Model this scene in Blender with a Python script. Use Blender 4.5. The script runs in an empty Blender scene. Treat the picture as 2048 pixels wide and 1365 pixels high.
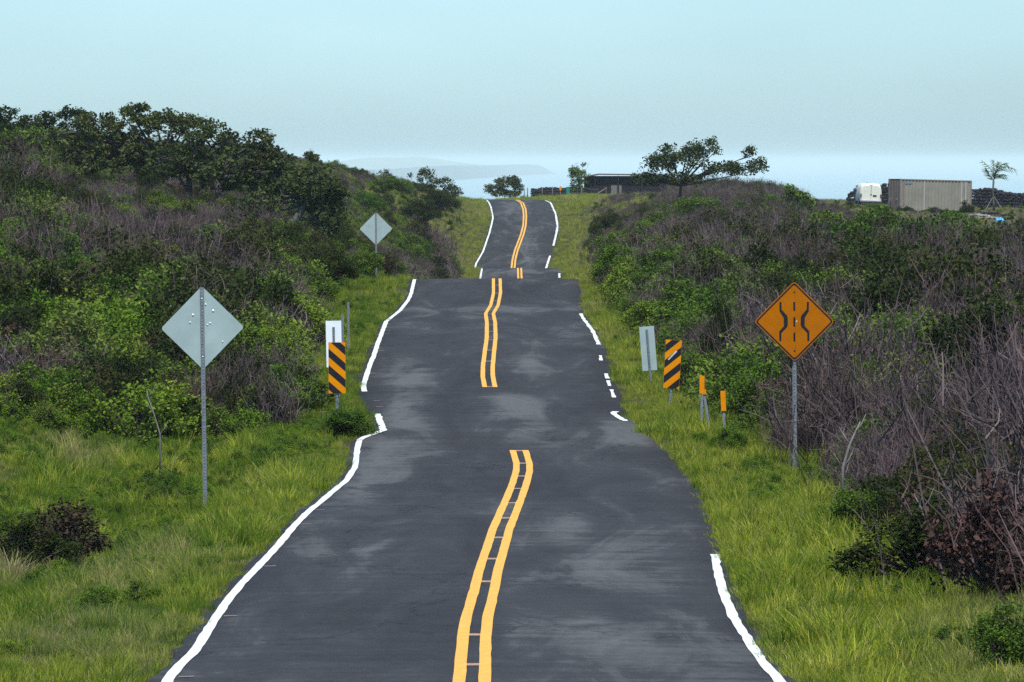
import bpy, math, random
import numpy as np

R = math.radians
SC = bpy.context.scene
COL = SC.collection

# ------------------------------------------------------------------ camera
F = 12000.0            # focal length in pixels of the 2048 px wide photograph
CX, YH = 1024.0, 322.0 # principal column, row of the eye level
EYE = 70.0             # eye height above the sea
cam_d = bpy.data.cameras.new('camera')
cam = bpy.data.objects.new('camera', cam_d)
COL.objects.link(cam)
cam_d.sensor_width = 36.0
cam_d.lens = 36.0 * F / 2048.0
cam_d.shift_y = -(682.5 - YH) / 2048.0
cam_d.clip_start = 0.5
cam_d.clip_end = 400000.0
cam.location = (0, 0, EYE)
cam.rotation_euler = (R(90), 0, 0)
SC.camera = cam

# ------------------------------------------------------------------ sky, sun, exposure
SUN_EL, SUN_AZ = R(66), R(172)     # azimuth clockwise from +Y: high, behind the camera
world = bpy.data.worlds.new('World'); SC.world = world
world.use_nodes = True
wn, wl = world.node_tree.nodes, world.node_tree.links
wn.clear()
w_out = wn.new('ShaderNodeOutputWorld'); w_bg = wn.new('ShaderNodeBackground')
sky = wn.new('ShaderNodeTexSky'); sky.sky_type = 'NISHITA'; sky.sun_disc = False
sky.sun_elevation = SUN_EL; sky.sun_rotation = SUN_AZ
sky.altitude = 0; sky.air_density = 0.85; sky.dust_density = 0.8; sky.ozone_density = 1.5
w_tint = wn.new('ShaderNodeMix'); w_tint.data_type = 'RGBA'; w_tint.blend_type = 'MULTIPLY'
w_tint.inputs['Factor'].default_value = 1.0
w_tint.inputs['B'].default_value = (0.775, 1.055, 1.29, 1)
# thin veil of high cloud: very low contrast, the same over the whole sky
w_tc = wn.new('ShaderNodeTexCoord'); w_mp = wn.new('ShaderNodeMapping')
w_mp.inputs['Scale'].default_value = (3.0, 3.0, 9.0)
w_ns = wn.new('ShaderNodeTexNoise'); w_ns.inputs['Scale'].default_value = 3.2; w_ns.inputs['Detail'].default_value = 4
w_mr = wn.new('ShaderNodeMapRange')
w_mr.inputs['From Min'].default_value = 0.3; w_mr.inputs['From Max'].default_value = 0.7
w_mr.inputs['To Min'].default_value = 0.93; w_mr.inputs['To Max'].default_value = 1.06
w_v = wn.new('ShaderNodeMix'); w_v.data_type = 'RGBA'; w_v.blend_type = 'MULTIPLY'; w_v.inputs['Factor'].default_value = 1.0
wl.new(w_tc.outputs['Generated'], w_mp.inputs['Vector']); wl.new(w_mp.outputs['Vector'], w_ns.inputs['Vector'])
wl.new(w_ns.outputs['Fac'], w_mr.inputs['Value'])
wl.new(sky.outputs['Color'], w_tint.inputs['A'])
wl.new(w_tint.outputs['Result'], w_v.inputs['A']); wl.new(w_mr.outputs['Result'], w_v.inputs['B'])
wl.new(w_v.outputs['Result'], w_bg.inputs['Color']); wl.new(w_bg.outputs['Background'], w_out.inputs['Surface'])
w_bg.inputs['Strength'].default_value = 0.124

sun_d = bpy.data.lights.new('sun', 'SUN'); sun = bpy.data.objects.new('sun', sun_d); COL.objects.link(sun)
sun_d.energy = 4.5; sun_d.angle = R(1.5); sun_d.color = (1.0, 0.955, 0.86)
sun.rotation_euler = (R(90) - SUN_EL, 0, R(180) - SUN_AZ)
sun.location = (30, -30, 120)

vs = SC.view_settings
vs.view_transform = 'Standard'; vs.look = 'None'; vs.exposure = 0.32; vs.gamma = 1.0
vs.use_curve_mapping = False
SC.cycles.max_bounces = 6; SC.cycles.diffuse_bounces = 3; SC.cycles.transmission_bounces = 4
SC.cycles.glossy_bounces = 2; SC.cycles.volume_bounces = 3
SC.cycles.use_denoising = False

# ------------------------------------------------------------------ helpers
def smooth(a, b, x):
    t = np.clip((np.asarray(x, float) - a) / (b - a), 0, 1)
    return t * t * (3 - 2 * t)

def pchip(xs, ys):
    xs = np.array(xs, float); ys = np.array(ys, float)
    h = np.diff(xs); dl = np.diff(ys) / h
    m = np.zeros_like(xs)
    for i in range(1, len(xs) - 1):
        if dl[i-1] * dl[i] > 0:
            w1 = 2*h[i] + h[i-1]; w2 = h[i] + 2*h[i-1]
            m[i] = (w1 + w2) / (w1 / dl[i-1] + w2 / dl[i])
    m[0], m[-1] = dl[0], dl[-1]
    def f(x):
        x = np.clip(np.asarray(x, float), xs[0], xs[-1])
        i = np.clip(np.searchsorted(xs, x) - 1, 0, len(xs) - 2)
        t = (x - xs[i]) / h[i]
        return ((1+2*t)*(1-t)**2*ys[i] + t*(1-t)**2*h[i]*m[i] + t*t*(3-2*t)*ys[i+1] + t*t*(t-1)*h[i]*m[i+1])
    return f

class Mats(dict): pass
M = Mats()

def new_mat(name):
    m = bpy.data.materials.new(name); m.use_nodes = True
    m.node_tree.nodes.clear()
    M[name] = m
    return m, m.node_tree.nodes, m.node_tree.links

def simple(name, color, rough=0.6, metal=0.0, noise=0.15, nscale=8.0, bump=0.0, spec=0.3):
    """principled material with gentle procedural mottling"""
    m, n, l = new_mat(name)
    o = n.new('ShaderNodeOutputMaterial'); b = n.new('ShaderNodeBsdfPrincipled')
    b.inputs['Roughness'].default_value = rough; b.inputs['Metallic'].default_value = metal
    b.inputs['Specular IOR Level'].default_value = spec
    tc = n.new('ShaderNodeTexCoord'); ns = n.new('ShaderNodeTexNoise')
    ns.inputs['Scale'].default_value = nscale; ns.inputs['Detail'].default_value = 5
    r = n.new('ShaderNodeValToRGB')
    c = np.array(color)
    r.color_ramp.elements[0].color = (*np.clip(c * (1 - noise), 0, 1), 1); r.color_ramp.elements[0].position = 0.3
    r.color_ramp.elements[1].color = (*np.clip(c * (1 + noise), 0, 1), 1); r.color_ramp.elements[1].position = 0.7
    l.new(tc.outputs['Object'], ns.inputs['Vector']); l.new(ns.outputs['Fac'], r.inputs['Fac'])
    l.new(r.outputs['Color'], b.inputs['Base Color']); l.new(b.outputs['BSDF'], o.inputs['Surface'])
    if bump:
        bp = n.new('ShaderNodeBump'); bp.inputs['Strength'].default_value = bump
        l.new(ns.outputs['Fac'], bp.inputs['Height']); l.new(bp.outputs['Normal'], b.inputs['Normal'])
    return m

def ramp_set(r, stops):
    els = r.color_ramp.elements
    while len(els) > len(stops): els.remove(els[-1])
    while len(els) < len(stops): els.new(0.5)
    for e, (p, c) in zip(els, stops):
        e.position = p; e.color = (*c, 1)

def leaf_mat(name, stops, dry, transl=0.3, vary=0.22, lush=None):
    """leaf colour by per-leaf tint; 'tone' (per plant) shifts towards the dry colour"""
    m, n, l = new_mat(name)
    o = n.new('ShaderNodeOutputMaterial')
    at = n.new('ShaderNodeAttribute'); at.attribute_name = 'tint'
    tn = n.new('ShaderNodeAttribute'); tn.attribute_name = 'tone'; tn.attribute_type = 'INSTANCER'
    oi = n.new('ShaderNodeObjectInfo')
    r = n.new('ShaderNodeValToRGB'); ramp_set(r, stops)
    l.new(at.outputs['Fac'], r.inputs['Fac'])
    mx = n.new('ShaderNodeMix'); mx.data_type = 'RGBA'
    mx.inputs['B'].default_value = (*dry, 1)
    l.new(tn.outputs['Fac'], mx.inputs['Factor']); l.new(r.outputs['Color'], mx.inputs['A'])
    last = mx.outputs['Result']
    if lush is not None:
        lu = n.new('ShaderNodeAttribute'); lu.attribute_name = 'lush'; lu.attribute_type = 'INSTANCER'
        m2 = n.new('ShaderNodeMix'); m2.data_type = 'RGBA'; m2.inputs['B'].default_value = (*lush, 1)
        l.new(lu.outputs['Fac'], m2.inputs['Factor']); l.new(last, m2.inputs['A']); last = m2.outputs['Result']
    hv = n.new('ShaderNodeHueSaturation')
    mr = n.new('ShaderNodeMapRange'); mr.inputs['To Min'].default_value = 1 - vary; mr.inputs['To Max'].default_value = 1 + vary
    l.new(oi.outputs['Random'], mr.inputs['Value']); l.new(mr.outputs['Result'], hv.inputs['Value'])
    mr2 = n.new('ShaderNodeMapRange'); mr2.inputs['To Min'].default_value = 0.52; mr2.inputs['To Max'].default_value = 0.48
    l.new(oi.outputs['Random'], mr2.inputs['Value']); l.new(mr2.outputs['Result'], hv.inputs['Hue'])
    l.new(last, hv.inputs['Color'])
    d = n.new('ShaderNodeBsdfDiffuse'); t = n.new('ShaderNodeBsdfTranslucent'); ms = n.new('ShaderNodeMixShader')
    ms.inputs['Fac'].default_value = transl
    l.new(hv.outputs['Color'], d.inputs['Color']); l.new(hv.outputs['Color'], t.inputs['Color'])
    l.new(d.outputs['BSDF'], ms.inputs[1]); l.new(t.outputs['BSDF'], ms.inputs[2])
    l.new(ms.outputs['Shader'], o.inputs['Surface'])
    return m

def mesh_arr(name, verts, faces_by_n, mats, tint=None, mat_idx=None, smooth_shade=False):
    """verts Nx3, faces_by_n: list of index arrays (each Mxk)"""
    me = bpy.data.meshes.new(name)
    verts = np.asarray(verts, np.float32)
    fs = [np.asarray(f, np.int32) for f in faces_by_n if len(f)]
    nl = sum(f.size for f in fs); nf = sum(len(f) for f in fs)
    me.vertices.add(len(verts)); me.vertices.foreach_set('co', verts.ravel())
    me.loops.add(nl); me.polygons.add(nf)
    me.loops.foreach_set('vertex_index', np.concatenate([f.ravel() for f in fs]))
    tot = np.concatenate([np.full(len(f), f.shape[1], np.int32) for f in fs])
    me.polygons.foreach_set('loop_start', np.concatenate([[0], np.cumsum(tot)[:-1]]).astype(np.int32))
    if mat_idx is not None: me.polygons.foreach_set('material_index', np.asarray(mat_idx, np.int32))
    if smooth_shade: me.polygons.foreach_set('use_smooth', np.ones(nf, bool))
    for m in (mats if isinstance(mats, (list, tuple)) else [mats]): me.materials.append(m)
    if tint is not None:
        a = me.attributes.new('tint', 'FLOAT', 'POINT'); a.data.foreach_set('value', np.asarray(tint, np.float32))
    me.update(calc_edges=True); me.validate()
    return me

class MB:
    """collects simple solids into one mesh"""
    def __init__(s): s.v = []; s.f = []
    def add(s, v, f):
        k = len(s.v); s.v += [tuple(p) for p in v]; s.f += [[i + k for i in q] for q in f]; return s
    def box(s, c, size, rot=None):
        x, y, z = [a / 2 for a in size]
        v = np.array([(i*x, j*y, k*z) for k in (-1, 1) for j in (-1, 1) for i in (-1, 1)])
        if rot is not None: v = v @ np.array(rot).T
        v = v + np.array(c)
        return s.add(v, [(0,2,3,1),(4,5,7,6),(0,1,5,4),(2,6,7,3),(0,4,6,2),(1,3,7,5)])
    def bevbox(s, c, size, b):
        """box with chamfered vertical and horizontal edges"""
        x, y, z = [a / 2 for a in size]
        ring = lambda i: [(x-i, -y+b*0+i*0), ]
        def loop(dx, zz):
            X, Y = x - dx, y - dx
            bb = min(b, X*.9, Y*.9)
            return [(-X+bb,-Y,zz),(X-bb,-Y,zz),(X,-Y+bb,zz),(X,Y-bb,zz),(X-bb,Y,zz),(-X+bb,Y,zz),(-X,Y-bb,zz),(-X,-Y+bb,zz)]
        L = [loop(b,-z), loop(0,-z+b), loop(0,z-b), loop(b,z)]
        v = [p for l in L for p in l]; v = np.array(v) + np.array(c)
        f = [tuple(range(7,-1,-1)), tuple(range(24,32))]
        for k in range(3):
            for i in range(8): f.append((k*8+i, k*8+(i+1)%8, k*8+8+(i+1)%8, k*8+8+i))
        return s.add(v, f)
    def prism(s, poly, y0, y1):
        """polygon in XZ extruded along Y (y0 = front, facing -Y)"""
        n = len(poly); v = [(x, y0, z) for x, z in poly] + [(x, y1, z) for x, z in poly]
        f = [tuple(range(n)), tuple(range(2*n-1, n-1, -1))]
        f += [(i, n+i, n+(i+1)%n, (i+1)%n) for i in range(n)]
        return s.add(v, f)
    def prism_z(s, poly, z0, z1):
        n = len(poly); v = [(x, y, z0) for x, y in poly] + [(x, y, z1) for x, y in poly]
        f = [tuple(range(n-1, -1, -1)), tuple(range(n, 2*n))]
        f += [(i, (i+1)%n, n+(i+1)%n, n+i) for i in range(n)]
        return s.add(v, f)
    def tube(s, pts, rads, n=6, cap=True):
        v, f = tube_arr(np.array(pts, float), np.array(rads, float), n)
        k = len(s.v); s.add(v, f)
        if cap: s.f.append([k + i for i in range(n-1, -1, -1)]); s.f.append([k + len(v) - n + i for i in range(n)])
        return s
    def build(s, name, mat, parent=None, sm=False):
        me = bpy.data.meshes.new(name); me.from_pydata(s.v, [], s.f); me.materials.append(mat)
        if sm: me.polygons.foreach_set('use_smooth', np.ones(len(me.polygons), bool))
        me.update()
        return link(name, me, parent)

def tube_arr(pts, rads, n=6):
    m = len(pts)
    t = np.gradient(pts, axis=0); t /= (np.linalg.norm(t, axis=1, keepdims=True) + 1e-9)
    up = np.array([0.31, 0.87, 0.38])
    a = np.cross(t, up); a /= (np.linalg.norm(a, axis=1, keepdims=True) + 1e-9)
    b = np.cross(t, a)
    an = np.arange(n) * 2 * math.pi / n
    v = (pts[:, None, :] + rads[:, None, None] * (np.cos(an)[None, :, None] * a[:, None, :] + np.sin(an)[None, :, None] * b[:, None, :])).reshape(-1, 3)
    f = [(i*n+j, i*n+(j+1) % n, (i+1)*n+(j+1) % n, (i+1)*n+j) for i in range(m-1) for j in range(n)]
    return v, f

def link(name, data, parent=None):
    o = bpy.data.objects.new(name, data); COL.objects.link(o)
    if parent is not None: o.parent = parent
    return o
def tag(o, label=None, cat=None, group=None, kind=None):
    if label: o['label'] = label
    if cat: o['category'] = cat
    if group: o['group'] = group
    if kind: o['kind'] = kind
    return o
def thing(name, loc, label, cat, rz=0.0, group=None, scale=1.0, rx=0.0, ry=0.0):
    o = link(name, None); o.location = loc; o.rotation_euler = (rx, ry, rz); o.scale = (scale,)*3
    o.empty_display_size = 0.3
    return tag(o, label, cat, group)

# ------------------------------------------------------------------ road profile and plan
prof_pts = [(-80,-0.6),(-20,-1.1),(0,-1.5),(25,-3.1),(42,-4.12),(51.3,-4.34),(55.8,-4.44),(60.3,-4.51),(64.8,-4.58),(69.3,-4.63),(73.8,-4.67),(78.3,-4.70),
 (82.8,-4.75),(87.3,-4.80),(91.8,-4.86),(96.3,-4.88),(100.8,-4.86),(104.5,-4.73),(110,-4.675),(116,-4.62),(122,-4.60),(126.8,-4.54),(131.6,-4.43),(136.4,-4.335),
 (141.2,-4.25),(146,-4.19),(150.8,-4.165),(155.6,-4.17),(160.4,-4.20),(165.2,-4.215),(170,-4.165),(174.8,-4.108),(179.6,-4.0),(184.4,-3.857),(189,-3.75),
 (194,-3.85),(205,-4.6),(230,-6.6),(300,-10.2),(345,-9.0),(365,-7.9),(375,-7.375),(389,-7.0),(395,-7.1),(406,-8.0),(415,-8.05),(420,-7.85),(423,-7.6),(430,-7.25),(450,-6.2),
 (470,-5.2),(483,-4.6),(505,-3.9),(528,-3.48),(545,-3.55),(570,-4.3),(620,-7.5),(700,-15),(1200,-82)]
prof = pchip([p[0] for p in prof_pts], [p[1] for p in prof_pts])
def row(d): return YH - prof(d) * F / d
def wx(px, d): return (px - CX) * d / F

# columns of the road features at given rows, per visible stretch (row, column)
segs = {'A': (49.0, 189.0), 'B': (374.5, 389.0), 'C': (422.5, 530.0)}
L_line = {'A': [(560,829),(564,828),(589,822),(602,816),(622,800),(626,795),(644,772),(648,771),(686,756),(712,748),(727,741),(771,727),(782,728),(815,745),(829,755),(844,760),(862,767),(866,755),(872,738),(879,721),(891,716),(935,710),(961,694),(982,668),(1001,646),(1026,615),(1061,581),(1095,554),(1132,519),(1167,485),(1208,451),(1249,424),(1300,393),(1337,355),(1365,333)],
          'B': [(537,964),(560,960)],
          'C': [(400,973),(406,978),(415,982),(436,986),(450,983),(466,979),(504,966),(528,952),(538,950)]}
R_edge = {'A': [(560,1152),(602,1160),(622,1164),(635,1170),(664,1192),(690,1204),(724,1209),(750,1219),(771,1226),(794,1235),(815,1238),(822,1246),(827,1232),(836,1246),(843,1259),(870,1285),(890,1310),(930,1348),(960,1372),(985,1388),(1020,1403),(1080,1423),(1110,1441),(1152,1450),(1181,1458),(1235,1480),(1284,1513),(1322,1538),(1363,1576),(1370,1580)],
          'B': [(537,1121),(560,1121)],
          'C': [(400,1089),(406,1103),(428,1113),(453,1117),(470,1114),(490,1109),(515,1101),(538,1094)]}
Y_c = {'A': [(560,993.5),(589,994),(613,989),(630,979),(648,982),(677,982.5),(706,979),(736,975.5),(756,975.5),(777,979.5),(840,1010),(907,1039),(932,1046),(946,1046),(969,1040),(995.5,1030.5),(1031,1016),(1066,1001.5),(1101,991.5),(1126,983.5),(1147,977),(1185,969),(1218,960.5),(1241,954),(1278,949),(1315,947),(1365,944)],
       'B': [(537,1039),(560,1040)],
       'C': [(400,1033),(407,1044),(420,1049),(434,1050),(452,1049),(470,1044.5),(502,1032.5),(520,1028),(537,1026)]}
def plan(tab, lo, hi_far):
    ds, xs = [-80.0, 0.0, 30.0], [lo, lo, lo]
    for k in 'ABC':
        a, b = segs[k]
        dd = np.arange(a, b + 0.01, 0.5)
        rr = row(dd)
        px = np.interp(rr, [p[0] for p in tab[k]], [p[1] for p in tab[k]])
        ds += list(dd); xs += list(wx(px, dd))
    for d, x in hi_far: ds.append(d); xs.append(x)
    ds, xs = np.array(ds), np.array(xs)
    return lambda d: np.interp(d, ds, xs)
xl_line = plan(L_line, -2.85, [(540,-4.6),(552,-9),(565,-17),(585,-34),(620,-70),(1200,-80)])
xr_edge = plan(R_edge, 2.3, [(540,1.6),(552,-2.2),(565,-9),(585,-24),(620,-56),(1200,-70)])
xy_c = plan(Y_c, -0.35, [(540,-1.3),(552,-5.5),(565,-13),(585,-29),(620,-63),(1200,-75)])
_rj = np.random.default_rng(5)
_jx = np.arange(-100, 1300, 0.7); _jl = _rj.normal(0, 1, len(_jx)); _jr = _rj.normal(0, 1, len(_jx))
def xl(d): return xl_line(d) - 0.13 - 0.035 * np.interp(d, _jx, _jl)
def xr(d): return xr_edge(d) + 0.05 + 0.03 * np.interp(d, _jx, _jr)

# ------------------------------------------------------------------ terrain
tp = []   # (X, Y, Z) control points of the land beside the road
def T(d, *xz):
    for x, z in xz: tp.append((x, d, z))
T(-60, (-30,-0.6),(-8,-0.7),(8,-0.6),(30,-0.2)); T(0, (-20,-1.2),(-6,-1.5),(6,-1.5),(20,-1.0))
T(50, (-18,-3.4),(-9,-4.05),(-4.5,-4.4),(4,-4.25),(9,-3.6),(16,-3.0))
T(70, (-18,-3.6),(-9,-4.55),(-4.5,-5.0),(4,-4.55),(9,-4.2),(16,-3.4))
T(92, (-18,-4.0),(-9,-5.05),(-4.6,-5.75),(4.4,-4.85),(8,-4.5),(16,-3.7))
T(107,(-18,-3.8),(-9,-4.7),(-5,-4.95),(4,-4.65),(8,-4.2),(16,-3.5))
T(122,(-18,-3.5),(-9,-4.3),(-5,-4.6),(3.6,-4.6),(8,-4.1),(16,-3.6))
T(150,(-22,-2.3),(-14,-3.2),(-8,-3.9),(-5,-4.15),(4,-4.15),(8,-3.85),(14,-3.6),(24,-3.6))
T(189,(-26,-0.9),(-17,-2.3),(-10,-3.2),(-5,-3.75),(3.5,-3.8),(8,-3.75),(17,-3.8),(28,-4.0))
T(222,(-26,-0.3),(-18,-1.6),(-13,-2.2),(-9,-2.9),(-5.2,-4.4),(3,-5.2),(6,-3.8),(10,-3.5),(20,-4.1),(32,-4.6))
T(250,(-28,0.0),(-20,-1.2),(-14,-1.7),(-10,-3.0),(-5,-5.0),(3,-6.5),(6,-4.1),(10,-3.8),(21,-4.4),(34,-4.8))
T(300,(-36,1.2),(-25,0.4),(-16,-1.6),(-10,-4.2),(-6,-6.2),(3,-8.6),(6,-5.2),(9,-3.7),(14,-3.5),(26,-4.5),(40,-5.0))
T(350,(-40,1.0),(-25,0.2),(-18,-0.8),(-12,-2.8),(-8,-4.7),(-5,-6.6),(3.4,-8.0),(6,-5.2),(9,-3.4),(14,-3.3),(22,-3.7),(29,-4.5),(45,-5.0))
T(400,(-40,1.0),(-20,0.3),(-12,-2.1),(-9,-3.9),(-6,-5.6),(-3.6,-7.1),(3.6,-7.2),(6,-5.0),(9,-3.4),(14,-3.0),(22,-3.4),(33,-4.3),(50,-4.6))
T(440,(-40,0.8),(-20,0.2),(-12,-1.8),(-8,-3.4),(-5,-5.4),(-3.2,-6.7),(4,-6.5),(6.5,-4.4),(10,-3.0),(18,-3.0),(26,-3.6),(36,-4.1),(50,-4.2))
T(480,(-40,0.5),(-30,0.4),(-18,-0.1),(-12,-1.3),(-8,-2.3),(-5,-3.5),(-3,-4.7),(4.4,-4.4),(6.5,-3.4),(10,-3.1),(20,-3.1),(28,-3.9),(38,-3.9),(56,-3.9))
T(530,(-40,-0.6),(-20,-1.2),(-14,-1.8),(-8,-2.7),(-4,-3.5),(5,-3.3),(10,-3.25),(20,-3.0),(30,-3.6),(45,-3.7),(60,-3.7))
T(570,(-40,-3.0),(-14,-3.6),(0,-3.9),(6,-3.7),(20,-3.6),(34,-4.0),(60,-4.2))
T(640,(-60,-8.0),(0,-8.5),(60,-8.0))
for d in (30,45,60,80,100,115,135,160,180,200,230,270,330,375,395,430,460,500,528):
    tp.append((float(xl(d)) - 0.8, d, float(prof(d)) - 0.05)); tp.append((float(xr(d)) + 0.7, d, float(prof(d)) - 0.02))
tp = np.array(tp)
_SX, _SY = 5.0, 38.0
_P = np.c_[tp[:, 0] / _SX, tp[:, 1] / _SY]
def _U(r2): return 0.5 * r2 * np.log(r2 + 1e-12)
_n = len(_P)
_K = _U(((_P[:, None] - _P[None]) ** 2).sum(-1)) + np.eye(_n) * 0.02
_Q = np.c_[np.ones(_n), _P]
_A = np.block([[_K, _Q], [_Q.T, np.zeros((3, 3))]])
_W = np.linalg.solve(_A, np.r_[tp[:, 2], 0, 0, 0])
def tps(x, y):
    x = np.asarray(x, float).ravel(); y = np.asarray(y, float).ravel()
    lim = 9 + np.maximum(y, 0) * 0.1
    q = np.c_[np.clip(x, -lim, lim) / _SX, np.clip(y, -60, 640) / _SY]
    out = np.empty(len(q))
    for i in range(0, len(q), 20000):
        s = q[i:i+20000]
        out[i:i+20000] = _U(((s[:, None] - _P[None]) ** 2).sum(-1)) @ _W[:-3] + np.c_[np.ones(len(s)), s] @ _W[-3:]
    return out
_ph = np.random.default_rng(9).uniform(0, 6.28, (10, 2)); _kk = np.random.default_rng(10).normal(0, 1, (10, 2))
def bumps(x, y):
    s = 0
    for (a, b), (k, q) in zip(_ph, _kk): s = s + np.sin(k * x * 1.3 + a + 0.4 * q * y) * np.sin(q * y * 0.5 + b)
    return s * 0.02
def ground(x, y):
    """height relative to the eye"""
    x = np.atleast_1d(np.asarray(x, float)); y = np.atleast_1d(np.asarray(y, float))
    sh = x.shape; x = x.ravel(); y = y.ravel()
    off = np.maximum(xl(y) - x, x - xr(y))
    w = smooth(0.15, 2.4, off)
    z = (prof(y) - 0.05) * (1 - w) + (tps(x, y) + bumps(x, y)) * w
    z = np.where(y > 600, z * (1 - smooth(600, 1000, y)) + (-EYE - 6) * smooth(600, 1000, y), z)
    return z.reshape(sh)
def gz(x, y): return float(ground(x, y)[0])
def G(px, d):
    x = wx(px, d); return (x, d, EYE + gz(x, d))
def hit(px, py, d0=45, d1=600):
    """walk along the line of sight and return the distance where it meets the ground"""
    dd = np.arange(d0, d1, 0.5); z = ground(wx(px, dd), dd); r = YH - z * F / dd
    k = np.where(r <= py)[0]
    return float(dd[k[0]]) if len(k) else None

# land sheet
ys = np.r_[np.arange(-60, 40, 4), np.arange(40, 200, 0.7), np.arange(200, 560, 1.2), np.arange(560, 700, 6), np.arange(700, 1101, 40)]
offs = np.array([0.02, 0.15, 0.3, 0.5, 0.8, 1.2, 1.7, 2.3, 3, 3.8, 4.8, 6, 7.4, 9, 11, 13.5, 16.5, 20, 25, 32, 42, 60, 100, 250, 700])
XL, XR = xl(ys), xr(ys)
cols = [XL - o for o in offs[::-1]] + [XL + 0.25, (XL + XR) / 2, XR - 0.25] + [XR + o for o in offs]
GX = np.stack(cols, 1); GY = np.repeat(ys[:, None], GX.shape[1], 1)
GZ = ground(GX, GY)
inner = slice(len(offs), len(offs) + 3)
GZ[:, inner] = prof(ys)[:, None] - 0.12
nr, nc = GX.shape
idx = np.arange(nr * nc).reshape(nr, nc)
quads = np.stack([idx[:-1, :-1], idx[:-1, 1:], idx[1:, 1:], idx[1:, :-1]], -1).reshape(-1, 4)

def ground_mat():
    m, n, l = new_mat('soil')
    o = n.new('ShaderNodeOutputMaterial'); b = n.new('ShaderNodeBsdfPrincipled'); b.inputs['Roughness'].default_value = 0.95
    b.inputs['Specular IOR Level'].default_value = 0.1
    tc = n.new('ShaderNodeTexCoord'); mp = n.new('ShaderNodeMapping'); mp.inputs['Scale'].default_value = (1, 0.35, 1)
    n1 = n.new('ShaderNodeTexNoise'); n1.inputs['Scale'].default_value = 0.35; n1.inputs['Detail'].default_value = 6
    n2 = n.new('ShaderNodeTexNoise'); n2.inputs['Scale'].default_value = 5; n2.inputs['Detail'].default_value = 4
    r1 = n.new('ShaderNodeValToRGB'); ramp_set(r1, [(0.3, (0.028, 0.030, 0.014)), (0.5, (0.045, 0.042, 0.022)), (0.7, (0.07, 0.058, 0.036))])
    r2 = n.new('ShaderNodeValToRGB'); ramp_set(r2, [(0.3, (0.5, 0.5, 0.5)), (0.7, (1.2, 1.2, 1.2))])
    mx = n.new('ShaderNodeMix'); mx.data_type = 'RGBA'; mx.blend_type = 'MULTIPLY'; mx.inputs['Factor'].default_value = 0.7
    l.new(tc.outputs['Object'], mp.inputs['Vector']); l.new(mp.outputs['Vector'], n1.inputs['Vector']); l.new(tc.outputs['Object'], n2.inputs['Vector'])
    l.new(n1.outputs['Fac'], r1.inputs['Fac']); l.new(n2.outputs['Fac'], r2.inputs['Fac'])
    l.new(r1.outputs['Color'], mx.inputs['A']); l.new(r2.outputs['Color'], mx.inputs['B'])
    l.new(mx.outputs['Result'], b.inputs['Base Color']); l.new(b.outputs['BSDF'], o.inputs['Surface'])
    bp = n.new('ShaderNodeBump'); bp.inputs['Strength'].default_value = 0.6; bp.inputs['Distance'].default_value = 0.1
    l.new(n2.outputs['Fac'], bp.inputs['Height']); l.new(bp.outputs['Normal'], b.inputs['Normal'])
    return m
ground_mat()
land = link('ground', mesh_arr('ground', np.c_[GX.ravel(), GY.ravel(), GZ.ravel() + EYE], [quads], M['soil'], smooth_shade=True))
tag(land, kind='structure')

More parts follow.
